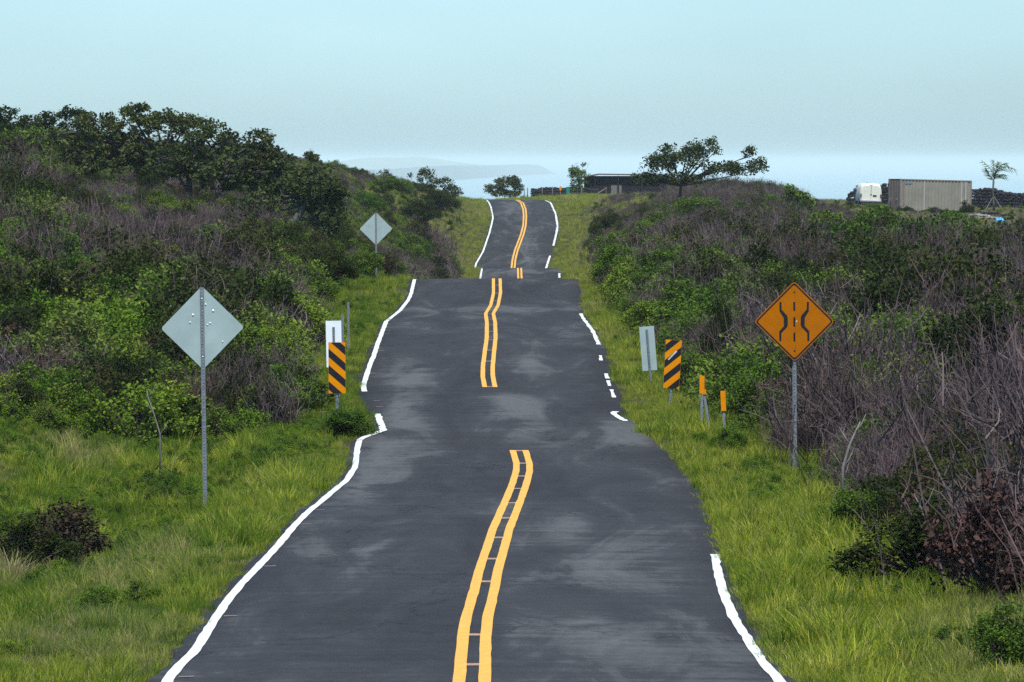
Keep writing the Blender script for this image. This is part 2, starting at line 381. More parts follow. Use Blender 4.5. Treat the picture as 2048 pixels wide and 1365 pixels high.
# ------------------------------------------------------------------ road
def asphalt_mat():
    m, n, l = new_mat('asphalt')
    o = n.new('ShaderNodeOutputMaterial'); b = n.new('ShaderNodeBsdfPrincipled')
    tc = n.new('ShaderNodeTexCoord')
    def noise(scale, det, mscale, dist=0.0):
        mp = n.new('ShaderNodeMapping'); mp.inputs['Scale'].default_value = mscale
        t = n.new('ShaderNodeTexNoise'); t.inputs['Scale'].default_value = scale; t.inputs['Detail'].default_value = det
        t.inputs['Distortion'].default_value = dist
        l.new(tc.outputs['Object'], mp.inputs['Vector']); l.new(mp.outputs['Vector'], t.inputs['Vector']); return t
    big = noise(0.85, 10, (1.0, 0.13, 1), 0.9); big.inputs['Roughness'].default_value = 0.62
    r = n.new('ShaderNodeValToRGB')
    ramp_set(r, [(0.36, (0.026, 0.0256, 0.0258)), (0.48, (0.034, 0.0340, 0.0345)), (0.555, (0.0415, 0.0420, 0.0428)), (0.575, (0.054, 0.0545, 0.0535)), (0.70, (0.085, 0.088, 0.086))])
    # streaks across the road from brushed seal
    st = noise(1.0, 7, (0.5, 2.2, 1)); st.inputs['Roughness'].default_value = 0.65
    mxs = n.new('ShaderNodeMix'); mxs.data_type = 'FLOAT'; mxs.inputs['Factor'].default_value = 0.27
    l.new(big.outputs['Fac'], mxs.inputs['A']); l.new(st.outputs['Fac'], mxs.inputs['B'])
    # worn pale areas: (x, y, rx, ry, gain)
    acc = None
    sx = n.new('ShaderNodeSeparateXYZ'); l.new(tc.outputs['Object'], sx.inputs[0])
    def math2(op, a, bb):
        q = n.new('ShaderNodeMath'); q.operation = op
        for i, v in enumerate((a, bb)):
            if isinstance(v, (int, float)): q.inputs[i].default_value = v
            else: l.new(v, q.inputs[i])
        return q.outputs[0]
    for (x, y, rx, ry, g) in WORN:
        dx = math2('DIVIDE', math2('SUBTRACT', sx.outputs[0], x), rx); dy = math2('DIVIDE', math2('SUBTRACT', sx.outputs[1], y), ry)
        dd = math2('ADD', math2('MULTIPLY', dx, dx), math2('MULTIPLY', dy, dy))
        ex = math2('MULTIPLY', math2('POWER', 2.718, math2('MULTIPLY', dd, -1.0)), g * 1.4)
        acc = ex if acc is None else math2('ADD', acc, ex)
    rip = noise(1.6, 9, (1.0, 0.6, 1), 0.6); rip.inputs['Roughness'].default_value = 0.62
    acc = math2('MULTIPLY', acc, math2('ADD', math2('MULTIPLY', rip.outputs['Fac'], 2.0), -0.1))
    tot = math2('ADD', mxs.outputs['Result'], acc)
    l.new(tot, r.inputs['Fac'])
    fine = noise(60, 3, (1, 1, 1))
    rf = n.new('ShaderNodeValToRGB'); ramp_set(rf, [(0.3, (0.7, 0.7, 0.7)), (0.7, (1.3, 1.3, 1.3))])
    grit = noise(14, 8, (1, 0.45, 1)); grit.inputs['Roughness'].default_value = 0.75
    mg = n.new('ShaderNodeMix'); mg.data_type = 'FLOAT'; mg.inputs['Factor'].default_value = 0.6
    l.new(fine.outputs['Fac'], mg.inputs['A']); l.new(grit.outputs['Fac'], mg.inputs['B'])
    l.new(mg.outputs['Result'], rf.inputs['Fac'])
    mx = n.new('ShaderNodeMix'); mx.data_type = 'RGBA'; mx.blend_type = 'MULTIPLY'; mx.inputs['Factor'].default_value = 1
    l.new(r.outputs['Color'], mx.inputs['A']); l.new(rf.outputs['Color'], mx.inputs['B'])
    # a few fine cracks
    vmp = n.new('ShaderNodeMapping'); vmp.inputs['Scale'].default_value = (0.32, 0.11, 1)
    wob = noise(1.5, 5, (1, 0.5, 1)); vadd = n.new('ShaderNodeMix'); vadd.data_type = 'VECTOR'; vadd.inputs['Factor'].default_value = 0.35
    l.new(tc.outputs['Object'], vmp.inputs['Vector']); l.new(vmp.outputs['Vector'], vadd.inputs['A']); l.new(wob.outputs['Color'], vadd.inputs['B'])
    vo = n.new('ShaderNodeTexVoronoi'); vo.feature = 'DISTANCE_TO_EDGE'; vo.inputs['Scale'].default_value = 1.0
    l.new(vadd.outputs['Result'], vo.inputs['Vector'])
    rc = n.new('ShaderNodeValToRGB'); ramp_set(rc, [(0.0, (0.45, 0.45, 0.45)), (0.006, (1, 1, 1))]); l.new(vo.outputs['Distance'], rc.inputs['Fac'])
    mx2 = n.new('ShaderNodeMix'); mx2.data_type = 'RGBA'; mx2.blend_type = 'MULTIPLY'; mx2.inputs['Factor'].default_value = 0.8
    l.new(mx.outputs['Result'], mx2.inputs['A']); l.new(rc.outputs['Color'], mx2.inputs['B'])
    l.new(mx2.outputs['Result'], b.inputs['Base Color'])
    b.inputs['Roughness'].default_value = 0.85; b.inputs['Specular IOR Level'].default_value = 0.12
    bp = n.new('ShaderNodeBump'); bp.inputs['Strength'].default_value = 0.25; bp.inputs['Distance'].default_value = 0.01
    l.new(fine.outputs['Fac'], bp.inputs['Height']); l.new(bp.outputs['Normal'], b.inputs['Normal'])
    l.new(b.outputs['BSDF'], o.inputs['Surface'])
WORN = [(-2.1,125,0.5,9,0.16),(-1.9,109,0.55,6,0.14),(-2.0,98,0.7,7,0.12),(-0.05,113,0.5,4.5,0.22),(0.15,104.5,0.75,2.2,0.14),(2.1,104,0.6,4,0.12),(-2.2,88,0.5,5,0.13),
        (0.35,132,0.28,4,0.14),(1.2,66,0.8,8,0.10),(0.6,57,0.8,4,0.12),(1.6,52,0.7,3,0.10),(-1.9,70,0.6,6,0.08),(0.8,76,0.35,5,0.08),(-0.5,168,2.4,2.2,0.10),(1.2,145,0.5,6,0.07),
        (1.2,440,0.7,25,0.12),(0.2,500,1.4,16,0.10),(-0.5,381,1.6,5,0.10),(1.0,385,0.9,4,0.10),
        (-0.9,118,0.9,16,-0.09),(0.0,90,2.0,7,-0.06),(-2.0,104,0.35,1.2,-0.16),(1.0,61,0.7,2.5,-0.10),(1.7,120,0.6,12,-0.06),(0.2,180,2.5,6,-0.07),(-1.5,60,1.0,9,-0.08)]
asphalt_mat()
def paint_mat(name, c1, c2, wear=0.5):
    m, n, l = new_mat(name)
    o = n.new('ShaderNodeOutputMaterial'); b = n.new('ShaderNodeBsdfPrincipled'); b.inputs['Roughness'].default_value = 0.6
    b.inputs['Specular IOR Level'].default_value = 0.2
    tc = n.new('ShaderNodeTexCoord'); mp = n.new('ShaderNodeMapping'); mp.inputs['Scale'].default_value = (1, 0.3, 1)
    ns = n.new('ShaderNodeTexNoise'); ns.inputs['Scale'].default_value = 11; ns.inputs['Detail'].default_value = 9; ns.inputs['Roughness'].default_value = 0.68
    r = n.new('ShaderNodeValToRGB'); ramp_set(r, [(wear - 0.22, (0.10, 0.10, 0.10)), (wear - 0.18, c2), (wear, c2), (wear + 0.15, c1)])
    l.new(tc.outputs['Object'], mp.inputs['Vector']); l.new(mp.outputs['Vector'], ns.inputs['Vector']); l.new(ns.outputs['Fac'], r.inputs['Fac'])
    l.new(r.outputs['Color'], b.inputs['Base Color']); l.new(b.outputs['BSDF'], o.inputs['Surface'])
paint_mat('white_paint', (0.70, 0.735, 0.70), (0.58, 0.61, 0.585), 0.46)
paint_mat('yellow_paint', (0.72, 0.385, 0.050), (0.64, 0.34, 0.05), 0.46)
paint_mat('ochre_paint', (0.45, 0.25, 0.12), (0.3, 0.19, 0.13), 0.5)
simple('tar', (0.012, 0.012, 0.014), 0.7)
simple('pale_mark', (0.17, 0.135, 0.13), 0.8)

rd = np.r_[np.arange(-60, 40, 4), np.arange(40, 200, 0.5), np.arange(200, 560, 1.0), np.arange(560, 621, 5)]
cr = np.linspace(0, 1, 9)
a, b_ = xl(rd), xr(rd)
RX = a[:, None] + (b_ - a)[:, None] * cr[None]
RZ = prof(rd)[:, None] + 0.03 * (1 - (2 * cr[None] - 1) ** 2)
RY = np.repeat(rd[:, None], 9, 1)
# a skirt gives the pavement its thickness
RX = np.c_[RX[:, :1] - 0.02, RX, RX[:, -1:] + 0.02]; RY = np.c_[RY[:, :1], RY, RY[:, -1:]]; RZ = np.c_[RZ[:, :1] - 0.12, RZ, RZ[:, -1:] - 0.12]
ix = np.arange(RX.size).reshape(RX.shape)
road = link('road', mesh_arr('road', np.c_[RX.ravel(), RY.ravel(), RZ.ravel() + EYE],
      [np.stack([ix[:-1, :-1], ix[:-1, 1:], ix[1:, 1:], ix[1:, :-1]], -1).reshape(-1, 4)], M['asphalt'], smooth_shade=True))
tag(road, kind='structure')
def road_z(x, d):
    l_, r_ = xl(d), xr(d); u = np.clip((x - l_) / (r_ - l_), 0, 1)
    return prof(d) + 0.03 * (1 - (2 * u - 1) ** 2)
_rb = np.random.default_rng(21)
def ribbon(name, xf, d0, d1, width, mat, step=0.5, rough=0.008, lift=0.006, label=None):
    n = max(3, int((d1 - d0) / step)); dd = np.linspace(d0, d1, n); x = xf(dd)
    h0 = width / 2 + _rb.normal(0, rough, n); h1 = width / 2 + _rb.normal(0, rough, n)
    x0, x1 = x - h0, x + h1
    z0 = road_z(x0, dd) + lift; z1 = road_z(x1, dd) + lift
    v = np.r_[np.c_[x0, dd, z0 + EYE], np.c_[x1, dd, z1 + EYE]]
    q = np.array([(i, n + i, n + i + 1, i + 1) for i in range(n - 1)])
    o = link(name, mesh_arr(name, v, [q], M[mat]), road)
    if label: o['label'] = label
    return o
def inv_row(r, seg):
    a, b = segs[seg]; dd = np.arange(a, b + .01, 0.05); rr = row(dd)
    return float(dd[np.argmin(abs(rr - r))])
ribbon('edge_line', xl_line, 30, inv_row(882, 'A'), 0.10, 'white_paint', rough=0.004)
ribbon('edge_line', xl_line, inv_row(881, 'A'), inv_row(829, 'A'), 0.115, 'white_paint', 0.25)
ribbon('edge_line', xl_line, inv_row(784, 'A'), 189.5, 0.105, 'white_paint', rough=0.004)
ribbon('edge_line', xl_line, 374.5, 390, 0.115, 'white_paint')
ribbon('edge_line', xl_line, 422, 550, 0.125, 'white_paint', rough=0.004)
xr_in = lambda d: xr_edge(d) - 0.07
ribbon('edge_line', xr_in, 30, inv_row(1110, 'A'), 0.10, 'white_paint', rough=0.005)
ribbon('edge_line', xr_in, inv_row(843, 'A'), inv_row(824, 'A'), 0.11, 'white_paint', 0.2)
for r0, r1 in ((796, 780), (773, 762), (758, 748), (722, 712), (690, 628)):
    ribbon('edge_line', xr_in, inv_row(r0, 'A'), inv_row(r1, 'A'), 0.075 if r0 != 690 else 0.095, 'white_paint', 0.5, rough=0.010)
ribbon('edge_line', xr_in, 376, 381, 0.13, 'white_paint')
ribbon('edge_line', xr_in, 422, inv_row(512, 'C'), 0.14, 'white_paint')
ribbon('edge_line', xr_in, inv_row(492, 'C'), 526, 0.14, 'white_paint', rough=0.02)
for s_ in (-1, 1):
    f = lambda d, s_=s_: xy_c(d) + s_ * 0.105
    ribbon('centre_line', f, 30, inv_row(905, 'A'), 0.105, 'yellow_paint', 0.8, 0.002)
    ribbon('centre_line', f, inv_row(778, 'A'), 189.5, 0.095, 'yellow_paint', 0.8, 0.002)
    ribbon('centre_line', f, 374.5, 390, 0.12, 'yellow_paint', 0.5, 0.004)
    ribbon('centre_line', f, 422, 550, 0.13, 'yellow_paint', 0.5, 0.003)
# small transverse layout marks between the yellow lines and beside the edge line
def tick(x0, x1, r, seg, mat, t=0.10, name='layout_mark'):
    d = inv_row(r, seg) if seg else r
    xs = np.linspace(x0, x1, 3); v = []
    for yy in (d - t, d + t):
        for x in xs: v.append((x, yy, EYE + float(road_z(x, yy)) + 0.005))
    link(name, mesh_arr(name, v, [np.array([(0, 1, 4, 3), (1, 2, 5, 4)])], M[mat]), road)
for r in (906, 931, 957, 982, 1011, 1041.5, 1081, 1123.5, 1169.5, 1277, 1337):
    d = inv_row(r, 'A'); c = float(xy_c(d)); tick(c - 0.055, c + 0.055, r, 'A', 'ochre_paint', 0.16)
for r in (573, 589, 604, 616, 630, 637, 643, 653, 666, 683, 703.6, 726, 777):
    d = inv_row(r, 'A'); c = float(xy_c(d)); tick(c - 0.06, c + 0.06, r, 'A', 'ochre_paint' if r == 777 else 'pale_mark', 0.16)
for r in (628, 662, 668, 703, 748, 803, 815, 844, 1022, 1050, 1134, 1234, 1356):
    d = inv_row(r, 'A'); c = float(xl_line(d)) + 0.06; tick(c + 0.01, c + 0.14, r, 'A', 'pale_mark', 0.07)
for r in (622, 637, 645, 671):
    d = inv_row(r, 'A'); c = float(xr_edge(d)) - 0.12; tick(c - 0.12, c, r, 'A', 'pale_mark', 0.1)

# ------------------------------------------------------------------ sea, headland
def sea_mat():
    m, n, l = new_mat('sea_water')
    o = n.new('ShaderNodeOutputMaterial'); b = n.new('ShaderNodeBsdfPrincipled')
    b.inputs['Base Color'].default_value = (0.05, 0.11, 0.13, 1); b.inputs['Roughness'].default_value = 0.12
    tc = n.new('ShaderNodeTexCoord'); ns = n.new('ShaderNodeTexNoise'); ns.inputs['Scale'].default_value = 0.02; ns.inputs['Detail'].default_value = 6
    bp = n.new('ShaderNodeBump'); bp.inputs['Strength'].default_value = 0.08; bp.inputs['Distance'].default_value = 1
    l.new(tc.outputs['Object'], ns.inputs['Vector']); l.new(ns.outputs['Fac'], bp.inputs['Height']); l.new(bp.outputs['Normal'], b.inputs['Normal'])
    l.new(b.outputs['BSDF'], o.inputs['Surface'])
sea_mat()
_S = 150000.0
sv = [(-_S, 500, 0), (_S, 500, 0), (_S, _S, 0), (-_S, _S, 0)]
tag(link('sea', mesh_arr('sea', sv, [np.array([(0, 1, 2, 3)])], M['sea_water'])), kind='structure')

simple('headland_grass', (0.13, 0.14, 0.05), 0.95, noise=0.35, nscale=0.002)
simple('headland_rock', (0.035, 0.035, 0.045), 0.95, noise=0.4, nscale=0.003)
def headland(name, mat, tops, front, depth, label, seed):
    """tops: (px, row) skyline; front: (px, distance) of the shoreline"""
    rng = np.random.default_rng(seed)
    pxs = np.linspace(tops[0][0], tops[-1][0], 160)
    tr = np.interp(pxs, [t[0] for t in tops], [t[1] for t in tops])
    fd = np.interp(pxs, [t[0] for t in front], [t[1] for t in front]) * EYE / 40; depth = depth * EYE / 40
    V = []; prs = [(0, 0), (0.12, 0.42), (0.3, 0.62), (0.6, 0.86), (1.0, 1.0), (1.6, 0.7), (2.4, 0.0)]
    nb = [np.convolve(rng.normal(0, 1, 172), np.ones(13) / 13, 'valid') for _ in prs]
    for k, (q, h) in enumerate(prs):
        for i, p in enumerate(pxs):
            dr = fd[i] + depth
            top = EYE + (YH - tr[i]) * dr / F
            d = fd[i] + depth * q
            z = max(-0.5, top * (h + (0.22 * nb[k][i] if 0 < h < 1 else 0))) if h > 0 else -0.5
            V.append((wx(p, d if q <= 1 else fd[i] + depth * q), d, z))
    n = len(pxs); Q = np.array([(k*n+i, k*n+i+1, (k+1)*n+i+1, (k+1)*n+i) for k in range(len(prs)-1) for i in range(n-1)])
    o = link(name, mesh_arr(name, np.array(V), [Q], M[mat], smooth_shade=True)); tag(o, kind='structure'); o['label'] = label
headland('headland', 'headland_rock', [(560,346),(700,342),(780,338),(860,333),(920,331),(960,332),(1010,330),(1050,329),(1075,330),(1090,336),(1100,342),(1112,348.5)],
         [(560,12400),(880,12000),(960,13800),(1030,16500),(1112,18200)], 700, 'dark flat-topped headland ending in a low cliff, faded by haze', 3)
headland('hills', 'headland_grass', [(540,330),(620,328),(680,323),(720,317),(760,314.5),(800,316),(835,313.5),(870,317),(905,323),(940,328),(990,331),(1040,334),(1070,340)],
         [(540,15000),(1070,19000)], 900, 'pale green rounded hill behind the dark headland', 4)

# ------------------------------------------------------------------ foliage materials
leaf_mat('leaf_green', [(0.0, (0.0397, 0.0727, 0.0132)), (0.5, (0.0794, 0.1388, 0.0211)), (0.85, (0.1258, 0.1985, 0.0291)), (1.0, (0.1720, 0.2117, 0.0397))], (0.1588, 0.1191, 0.0662))
leaf_mat('leaf_bright', [(0.0, (0.0659, 0.1121, 0.0132)), (0.5, (0.1188, 0.1979, 0.0211)), (0.9, (0.1846, 0.2638, 0.0330)), (1.0, (0.2375, 0.2770, 0.0527))], (0.1846, 0.1319, 0.0659))
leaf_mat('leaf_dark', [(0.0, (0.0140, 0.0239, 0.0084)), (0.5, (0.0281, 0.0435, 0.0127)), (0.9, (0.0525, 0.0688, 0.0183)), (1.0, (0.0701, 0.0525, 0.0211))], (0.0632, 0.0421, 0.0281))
leaf_mat('leaf_tree', [(0.0, (0.0290, 0.0373, 0.0145)), (0.5, (0.0600, 0.0787, 0.0269)), (0.9, (0.1086, 0.1346, 0.0465)), (1.0, (0.1346, 0.0983, 0.0570))], (0.0931, 0.0621, 0.0414))
leaf_mat('leaf_red', [(0.0, (0.028, 0.018, 0.017)), (0.55, (0.060, 0.036, 0.030)), (0.9, (0.105, 0.068, 0.050)), (1.0, (0.26, 0.20, 0.14))], (0.08, 0.055, 0.04), 0.15)
leaf_mat('twig', [(0.0, (0.0477, 0.0355, 0.0355)), (0.5, (0.0914, 0.0688, 0.0696)), (0.9, (0.1471, 0.1135, 0.1100)), (1.0, (0.2384, 0.1987, 0.1774))], (0.0794, 0.0426, 0.0355), 0.0)
leaf_mat('grass_blade', [(0.0, (0.12, 0.175, 0.014)), (0.5, (0.26, 0.33, 0.028)), (0.9, (0.40, 0.43, 0.06)), (1.0, (0.52, 0.44, 0.16))], (0.36, 0.29, 0.16), 0.4, 0.3, (0.10, 0.18, 0.018))
simple('bark', (0.055, 0.045, 0.042), 0.95, noise=0.4, nscale=6, bump=0.5)
simple('bark_pale', (0.17, 0.155, 0.14), 0.95, noise=0.3, nscale=8, bump=0.4)
simple('bark_mossy', (0.075, 0.085, 0.06), 0.95, noise=0.4, nscale=8, bump=0.4)

# ------------------------------------------------------------------ plant builders
def leaves(centers, per, rad, size, rng, up=0.5, flat=1.0, tint_bias=None, long=1.7):
    """rhombic leaves scattered round the centres -> verts, quads, tint"""
    c = np.repeat(centers, per, 0); n = len(c)
    off = rng.normal(0, 1, (n, 3)); off /= np.linalg.norm(off, axis=1, keepdims=True) + 1e-9
    off *= rad * rng.uniform(0.15, 1, (n, 1)) ** 0.6; off[:, 2] *= flat
    p = c + off
    nrm = rng.normal(0, 1, (n, 3)); nrm[:, 2] = np.abs(nrm[:, 2]) + up; nrm /= np.linalg.norm(nrm, axis=1, keepdims=True)
    u = np.cross(nrm, rng.normal(0, 1, (n, 3))); u /= np.linalg.norm(u, axis=1, keepdims=True) + 1e-9
    w = np.cross(nrm, u)
    s = size * rng.uniform(0.6, 1.4, (n, 1))
    a = p - u * s * long / 2; b = p + w * s * 0.5 + nrm * s * 0.1; cc = p + u * s * long / 2; d = p - w * s * 0.5 + nrm * s * 0.1
    v = np.stack([a, b, cc, d], 1).reshape(-1, 3)
    q = np.arange(4 * n).reshape(n, 4)
    cl = np.repeat(rng.uniform(0, 1, len(centers)), per)
    t = np.clip(0.45 * cl + 0.55 * rng.uniform(0, 1, n), 0, 1)
    return v, q, np.repeat(t, 4)

def strips(P0, P1, w0, w1, rng, bend=0.0):
    """thin flat tapering stems made of two crossed-less segments"""
    n = len(P0); mid = (P0 + P1) / 2 + rng.normal(0, 1, (n, 3)) * bend * np.linalg.norm(P1 - P0, axis=1, keepdims=True)
    ax = P1 - P0; sd = np.cross(ax, rng.normal(0, 1, (n, 3))); sd /= np.linalg.norm(sd, axis=1, keepdims=True) + 1e-9
    w0 = np.asarray(w0).reshape(-1, 1) * np.ones((n, 1)); w1 = np.asarray(w1).reshape(-1, 1) * np.ones((n, 1)); wm = (w0 + w1) / 2
    v = np.stack([P0 - sd * w0, P0 + sd * w0, mid - sd * wm, mid + sd * wm, P1 - sd * w1, P1 + sd * w1], 1).reshape(-1, 3)
    k = np.arange(n)[:, None] * 6
    q = np.concatenate([k + np.array([[0, 1, 3, 2]]), k + np.array([[2, 3, 5, 4]])])
    return v, q

def join(parts):
    """parts: (v, q, tint, matindex)"""
    V, Q, Tn, Mi = [], [], [], []; k = 0
    for v, q, t, m in parts:
        V.append(v); Q.append(np.asarray(q) + k); Tn.append(t); Mi.append(np.full(len(q), m)); k += len(v)
    return np.concatenate(V), np.concatenate(Q), np.concatenate(Tn), np.concatenate(Mi)

def shrub_parts(seed, h, r, tips, per, leaf, lean=(0, 0), flat=0.8, crad=0.16):
    """dome shaped shrub: -> (stem v,q,t), (leaf v,q,t)"""
    rng = np.random.default_rng(seed)
    nb = 7
    ba = np.arange(nb) * 2.4 + rng.uniform(0, 6.28); br = r * np.sqrt(np.linspace(0.02, 0.8, nb)) * rng.uniform(0.75, 1.15, nb)
    bs = r * rng.uniform(0.30, 0.55, nb); bh = h * np.clip(rng.uniform(0.35, 0.8, nb) * (1.1 - 0.5 * br / r), 0.2, 0.8)
    bh[0] = h * 0.72; bh[4:] = h * rng.uniform(0.16, 0.38, nb - 4)
    w = bs ** 2 / (bs ** 2).sum(); k = rng.choice(nb, tips, p=w)
    v = rng.normal(0, 1, (tips, 3)); v /= np.linalg.norm(v, axis=1, keepdims=True); v[:, 2] = np.where(v[:, 2] < -0.7, -v[:, 2], v[:, 2])
    v *= rng.uniform(0.3, 1.1, (tips, 1)) ** 0.5
    C = np.c_[np.cos(ba[k]) * br[k] + v[:, 0] * bs[k], np.sin(ba[k]) * br[k] + v[:, 1] * bs[k], bh[k] + v[:, 2] * np.minimum(bs[k], h * 0.4)]
    C[:, 0] += lean[0] * C[:, 2] / h; C[:, 1] += lean[1] * C[:, 2] / h
    sp_ = rng.uniform(0, 1, tips) < 0.10; C[sp_, 2] += h * rng.uniform(0.08, 0.22, sp_.sum())
    C[:, 2] = np.maximum(C[:, 2], 0.08)
    base = np.c_[rng.normal(0, 0.10 * r, tips), rng.normal(0, 0.10 * r, tips), np.zeros(tips)]
    sv_, sq_ = strips(base, C, 0.014 * h, 0.005 * h, rng, 0.08)
    lv, lq, lt = leaves(C, per, crad * (h + r), leaf, rng, 0.5, flat)
    lv[:, 2] = np.maximum(lv[:, 2], 0.02)
    return (sv_, sq_, rng.uniform(0, 0.7, len(sv_))), (lv, lq, lt)

def twig_parts(seed, h, r, stems, sub, spread=0.35):
    rng = np.random.default_rng(seed)
    b = np.c_[rng.normal(0, r * 0.5, stems), rng.normal(0, r * 0.5, stems), np.zeros(stems) - 0.05]
    d = np.c_[rng.normal(0, spread, stems), rng.normal(0, spread, stems), np.ones(stems)]; d /= np.linalg.norm(d, axis=1, keepdims=True)
    L = h * rng.uniform(0.45, 1.1, stems)[:, None]
    tip = b + d * L
    v, q = strips(b, tip, rng.choice([0.005, 0.006, 0.010], stems), 0.0025, rng, 0.07)
    t = np.repeat(rng.uniform(0, 1, stems), 6)
    i = rng.integers(0, stems, stems * sub); f = rng.uniform(0.3, 0.95, len(i))[:, None]
    p0 = b[i] + (tip[i] - b[i]) * f
    d2 = d[i] + rng.normal(0, 0.55, (len(i), 3)); d2[:, 2] = np.abs(d2[:, 2]); d2 /= np.linalg.norm(d2, axis=1, keepdims=True)
    p1 = p0 + d2 * (h * rng.uniform(0.12, 0.35, len(i)))[:, None]
    v2, q2 = strips(p0, p1, 0.0042, 0.002, rng, 0.1)
    return (np.concatenate([v, v2]), np.concatenate([q, q2 + len(v)]), np.concatenate([t, np.repeat(np.clip(rng.normal(0.5, 0.25, len(i)), 0, 1), 6)]))

def grass_clump(seed, blades, h, r, dryheads=0):
    rng = np.random.default_rng(seed)
    th = rng.uniform(0, 6.283, blades); rr = r * np.sqrt(rng.uniform(0, 1, blades))
    b = np.c_[np.cos(th) * rr, np.sin(th) * rr, np.full(blades, -0.03)]
    hh = h * rng.uniform(0.5, 1.1, blades)
    ln = rng.uniform(0.1, 0.55, blades) * hh; la = th + rng.normal(0, 0.9, blades)
    m = b + np.c_[np.cos(la) * ln * 0.3, np.sin(la) * ln * 0.3, hh * 0.6]
    e = b + np.c_[np.cos(la) * ln, np.sin(la) * ln, hh * (1 - 0.25 * ln / hh)]
    sa = rng.uniform(0, 6.283, blades); s = np.c_[np.cos(sa), np.sin(sa), np.zeros(blades)]
    w = rng.uniform(0.0022, 0.005, blades)[:, None]
    v = np.stack([b - s * w, b + s * w, m - s * w * 0.8, m + s * w * 0.8, e - s * 0.0012, e + s * 0.0012], 1).reshape(-1, 3)
    k = np.arange(blades)[:, None] * 6
    q = np.concatenate([k + np.array([[0, 1, 3, 2]]), k + np.array([[2, 3, 5, 4]])])
    t = rng.uniform(0, 0.92, blades); t[rng.uniform(0, 1, blades) < 0.10] = 1.0
    return v, q, np.repeat(t, 6)

# ------------------------------------------------------------------ scattered ground cover (uncountable)
def scatter(name, pts, protos, label):
    """pts: array (x,y,z,rx,ry,rz,scale,idx,tone); protos: list of meshes"""
    pts = np.asarray(pts, float)
    c = bpy.data.collections.new(name + '_sources')
    for i, me in enumerate(protos):
        c.objects.link(bpy.data.objects.new('%s_source_%02d' % (name, i), me))
    me = bpy.data.meshes.new(name); me.vertices.add(len(pts)); me.vertices.foreach_set('co', pts[:, :3].astype(np.float32).ravel())
    at = me.attributes.new('rot', 'FLOAT_VECTOR', 'POINT'); at.data.foreach_set('vector', pts[:, 3:6].astype(np.float32).ravel())
    at = me.attributes.new('scl', 'FLOAT', 'POINT'); at.data.foreach_set('value', pts[:, 6].astype(np.float32))
    at = me.attributes.new('pick', 'INT', 'POINT'); at.data.foreach_set('value', pts[:, 7].astype(np.int32))
    at = me.attributes.new('tone', 'FLOAT', 'POINT'); at.data.foreach_set('value', pts[:, 8].astype(np.float32))
    at = me.attributes.new('lush', 'FLOAT', 'POINT'); at.data.foreach_set('value', (pts[:, 9] if pts.shape[1] > 9 else np.zeros(len(pts))).astype(np.float32))
    o = link(name, me)
    ng = bpy.data.node_groups.new(name, 'GeometryNodeTree')
    ng.interface.new_socket('Geometry', in_out='INPUT', socket_type='NodeSocketGeometry')
    ng.interface.new_socket('Geometry', in_out='OUTPUT', socket_type='NodeSocketGeometry')
    n, l = ng.nodes, ng.links
    gi = n.new('NodeGroupInput'); go = n.new('NodeGroupOutput')
    ip = n.new('GeometryNodeInstanceOnPoints'); ci = n.new('GeometryNodeCollectionInfo')
    ci.inputs['Collection'].default_value = c
    ci.inputs['Separate Children'].default_value = True; ci.inputs['Reset Children'].default_value = True
    def na(nm, ty):
        q = n.new('GeometryNodeInputNamedAttribute'); q.data_type = ty; q.inputs['Name'].default_value = nm; return q.outputs['Attribute']
    ip.inputs['Pick Instance'].default_value = True
    l.new(gi.outputs[0], ip.inputs['Points']); l.new(ci.outputs[0], ip.inputs['Instance'])
    l.new(na('pick', 'INT'), ip.inputs['Instance Index']); l.new(na('scl', 'FLOAT'), ip.inputs['Scale'])
    er = n.new('FunctionNodeEulerToRotation'); l.new(na('rot', 'FLOAT_VECTOR'), er.inputs[0]); l.new(er.outputs[0], ip.inputs['Rotation'])
    l.new(ip.outputs[0], go.inputs[0])
    md = o.modifiers.new('cover', 'NODES'); md.node_group = ng
    o['label'] = label; o['kind'] = 'stuff'
    return o

rngS = np.random.default_rng(77)
def vnoise(x, y, s, seed):
    """cheap smooth value noise, 0..1"""
    x, y = (0.80 * x + 0.60 * y) / s + seed * 3.7, (0.80 * y - 0.60 * x) / s
    x, y = x + 0.35 * np.sin(y * 2.3 + seed), y + 0.35 * np.sin(x * 2.7)
    xi = np.floor(x).astype(int); yi = np.floor(y).astype(int); fx = x - xi; fy = y - yi
    fx = fx * fx * (3 - 2 * fx); fy = fy * fy * (3 - 2 * fy)
    def hsh(i, j):
        h = np.sin(i * 127.1 + j * 311.7 + seed * 74.7) * 43758.5453; return h - np.floor(h)
    return (hsh(xi, yi) * (1 - fx) + hsh(xi + 1, yi) * fx) * (1 - fy) + (hsh(xi, yi + 1) * (1 - fx) + hsh(xi + 1, yi + 1) * fx) * fy

def limit_grass(x, d):
    """how far (m) the mown grass reaches from the pavement on that side"""
    left = x < xy_c(d)
    gl = np.interp(d, [0, 105, 106.5, 122, 137, 152, 176, 189, 240, 300, 375, 426, 483, 528, 545, 600], [40, 40, 1.3, 1.5, 1.5, 2.0, 2.5, 2.5, 2.8, 1.5, 1.2, 1.8, 2.2, 3.2, 12, 40])
    gr = np.interp(d, [0, 50, 57, 62, 80, 96, 108, 122, 140, 189, 300, 426, 483, 528, 545, 600], [30, 4.4, 2.7, 2.2, 2.0, 1.9, 1.8, 1.6, 1.1, 0.8, 1.5, 2.0, 2.6, 5.0, 12, 40])
    return np.where(left, gl, gr)
def off_road(x, d): return np.maximum(xl(d) - x, x - xr(d))

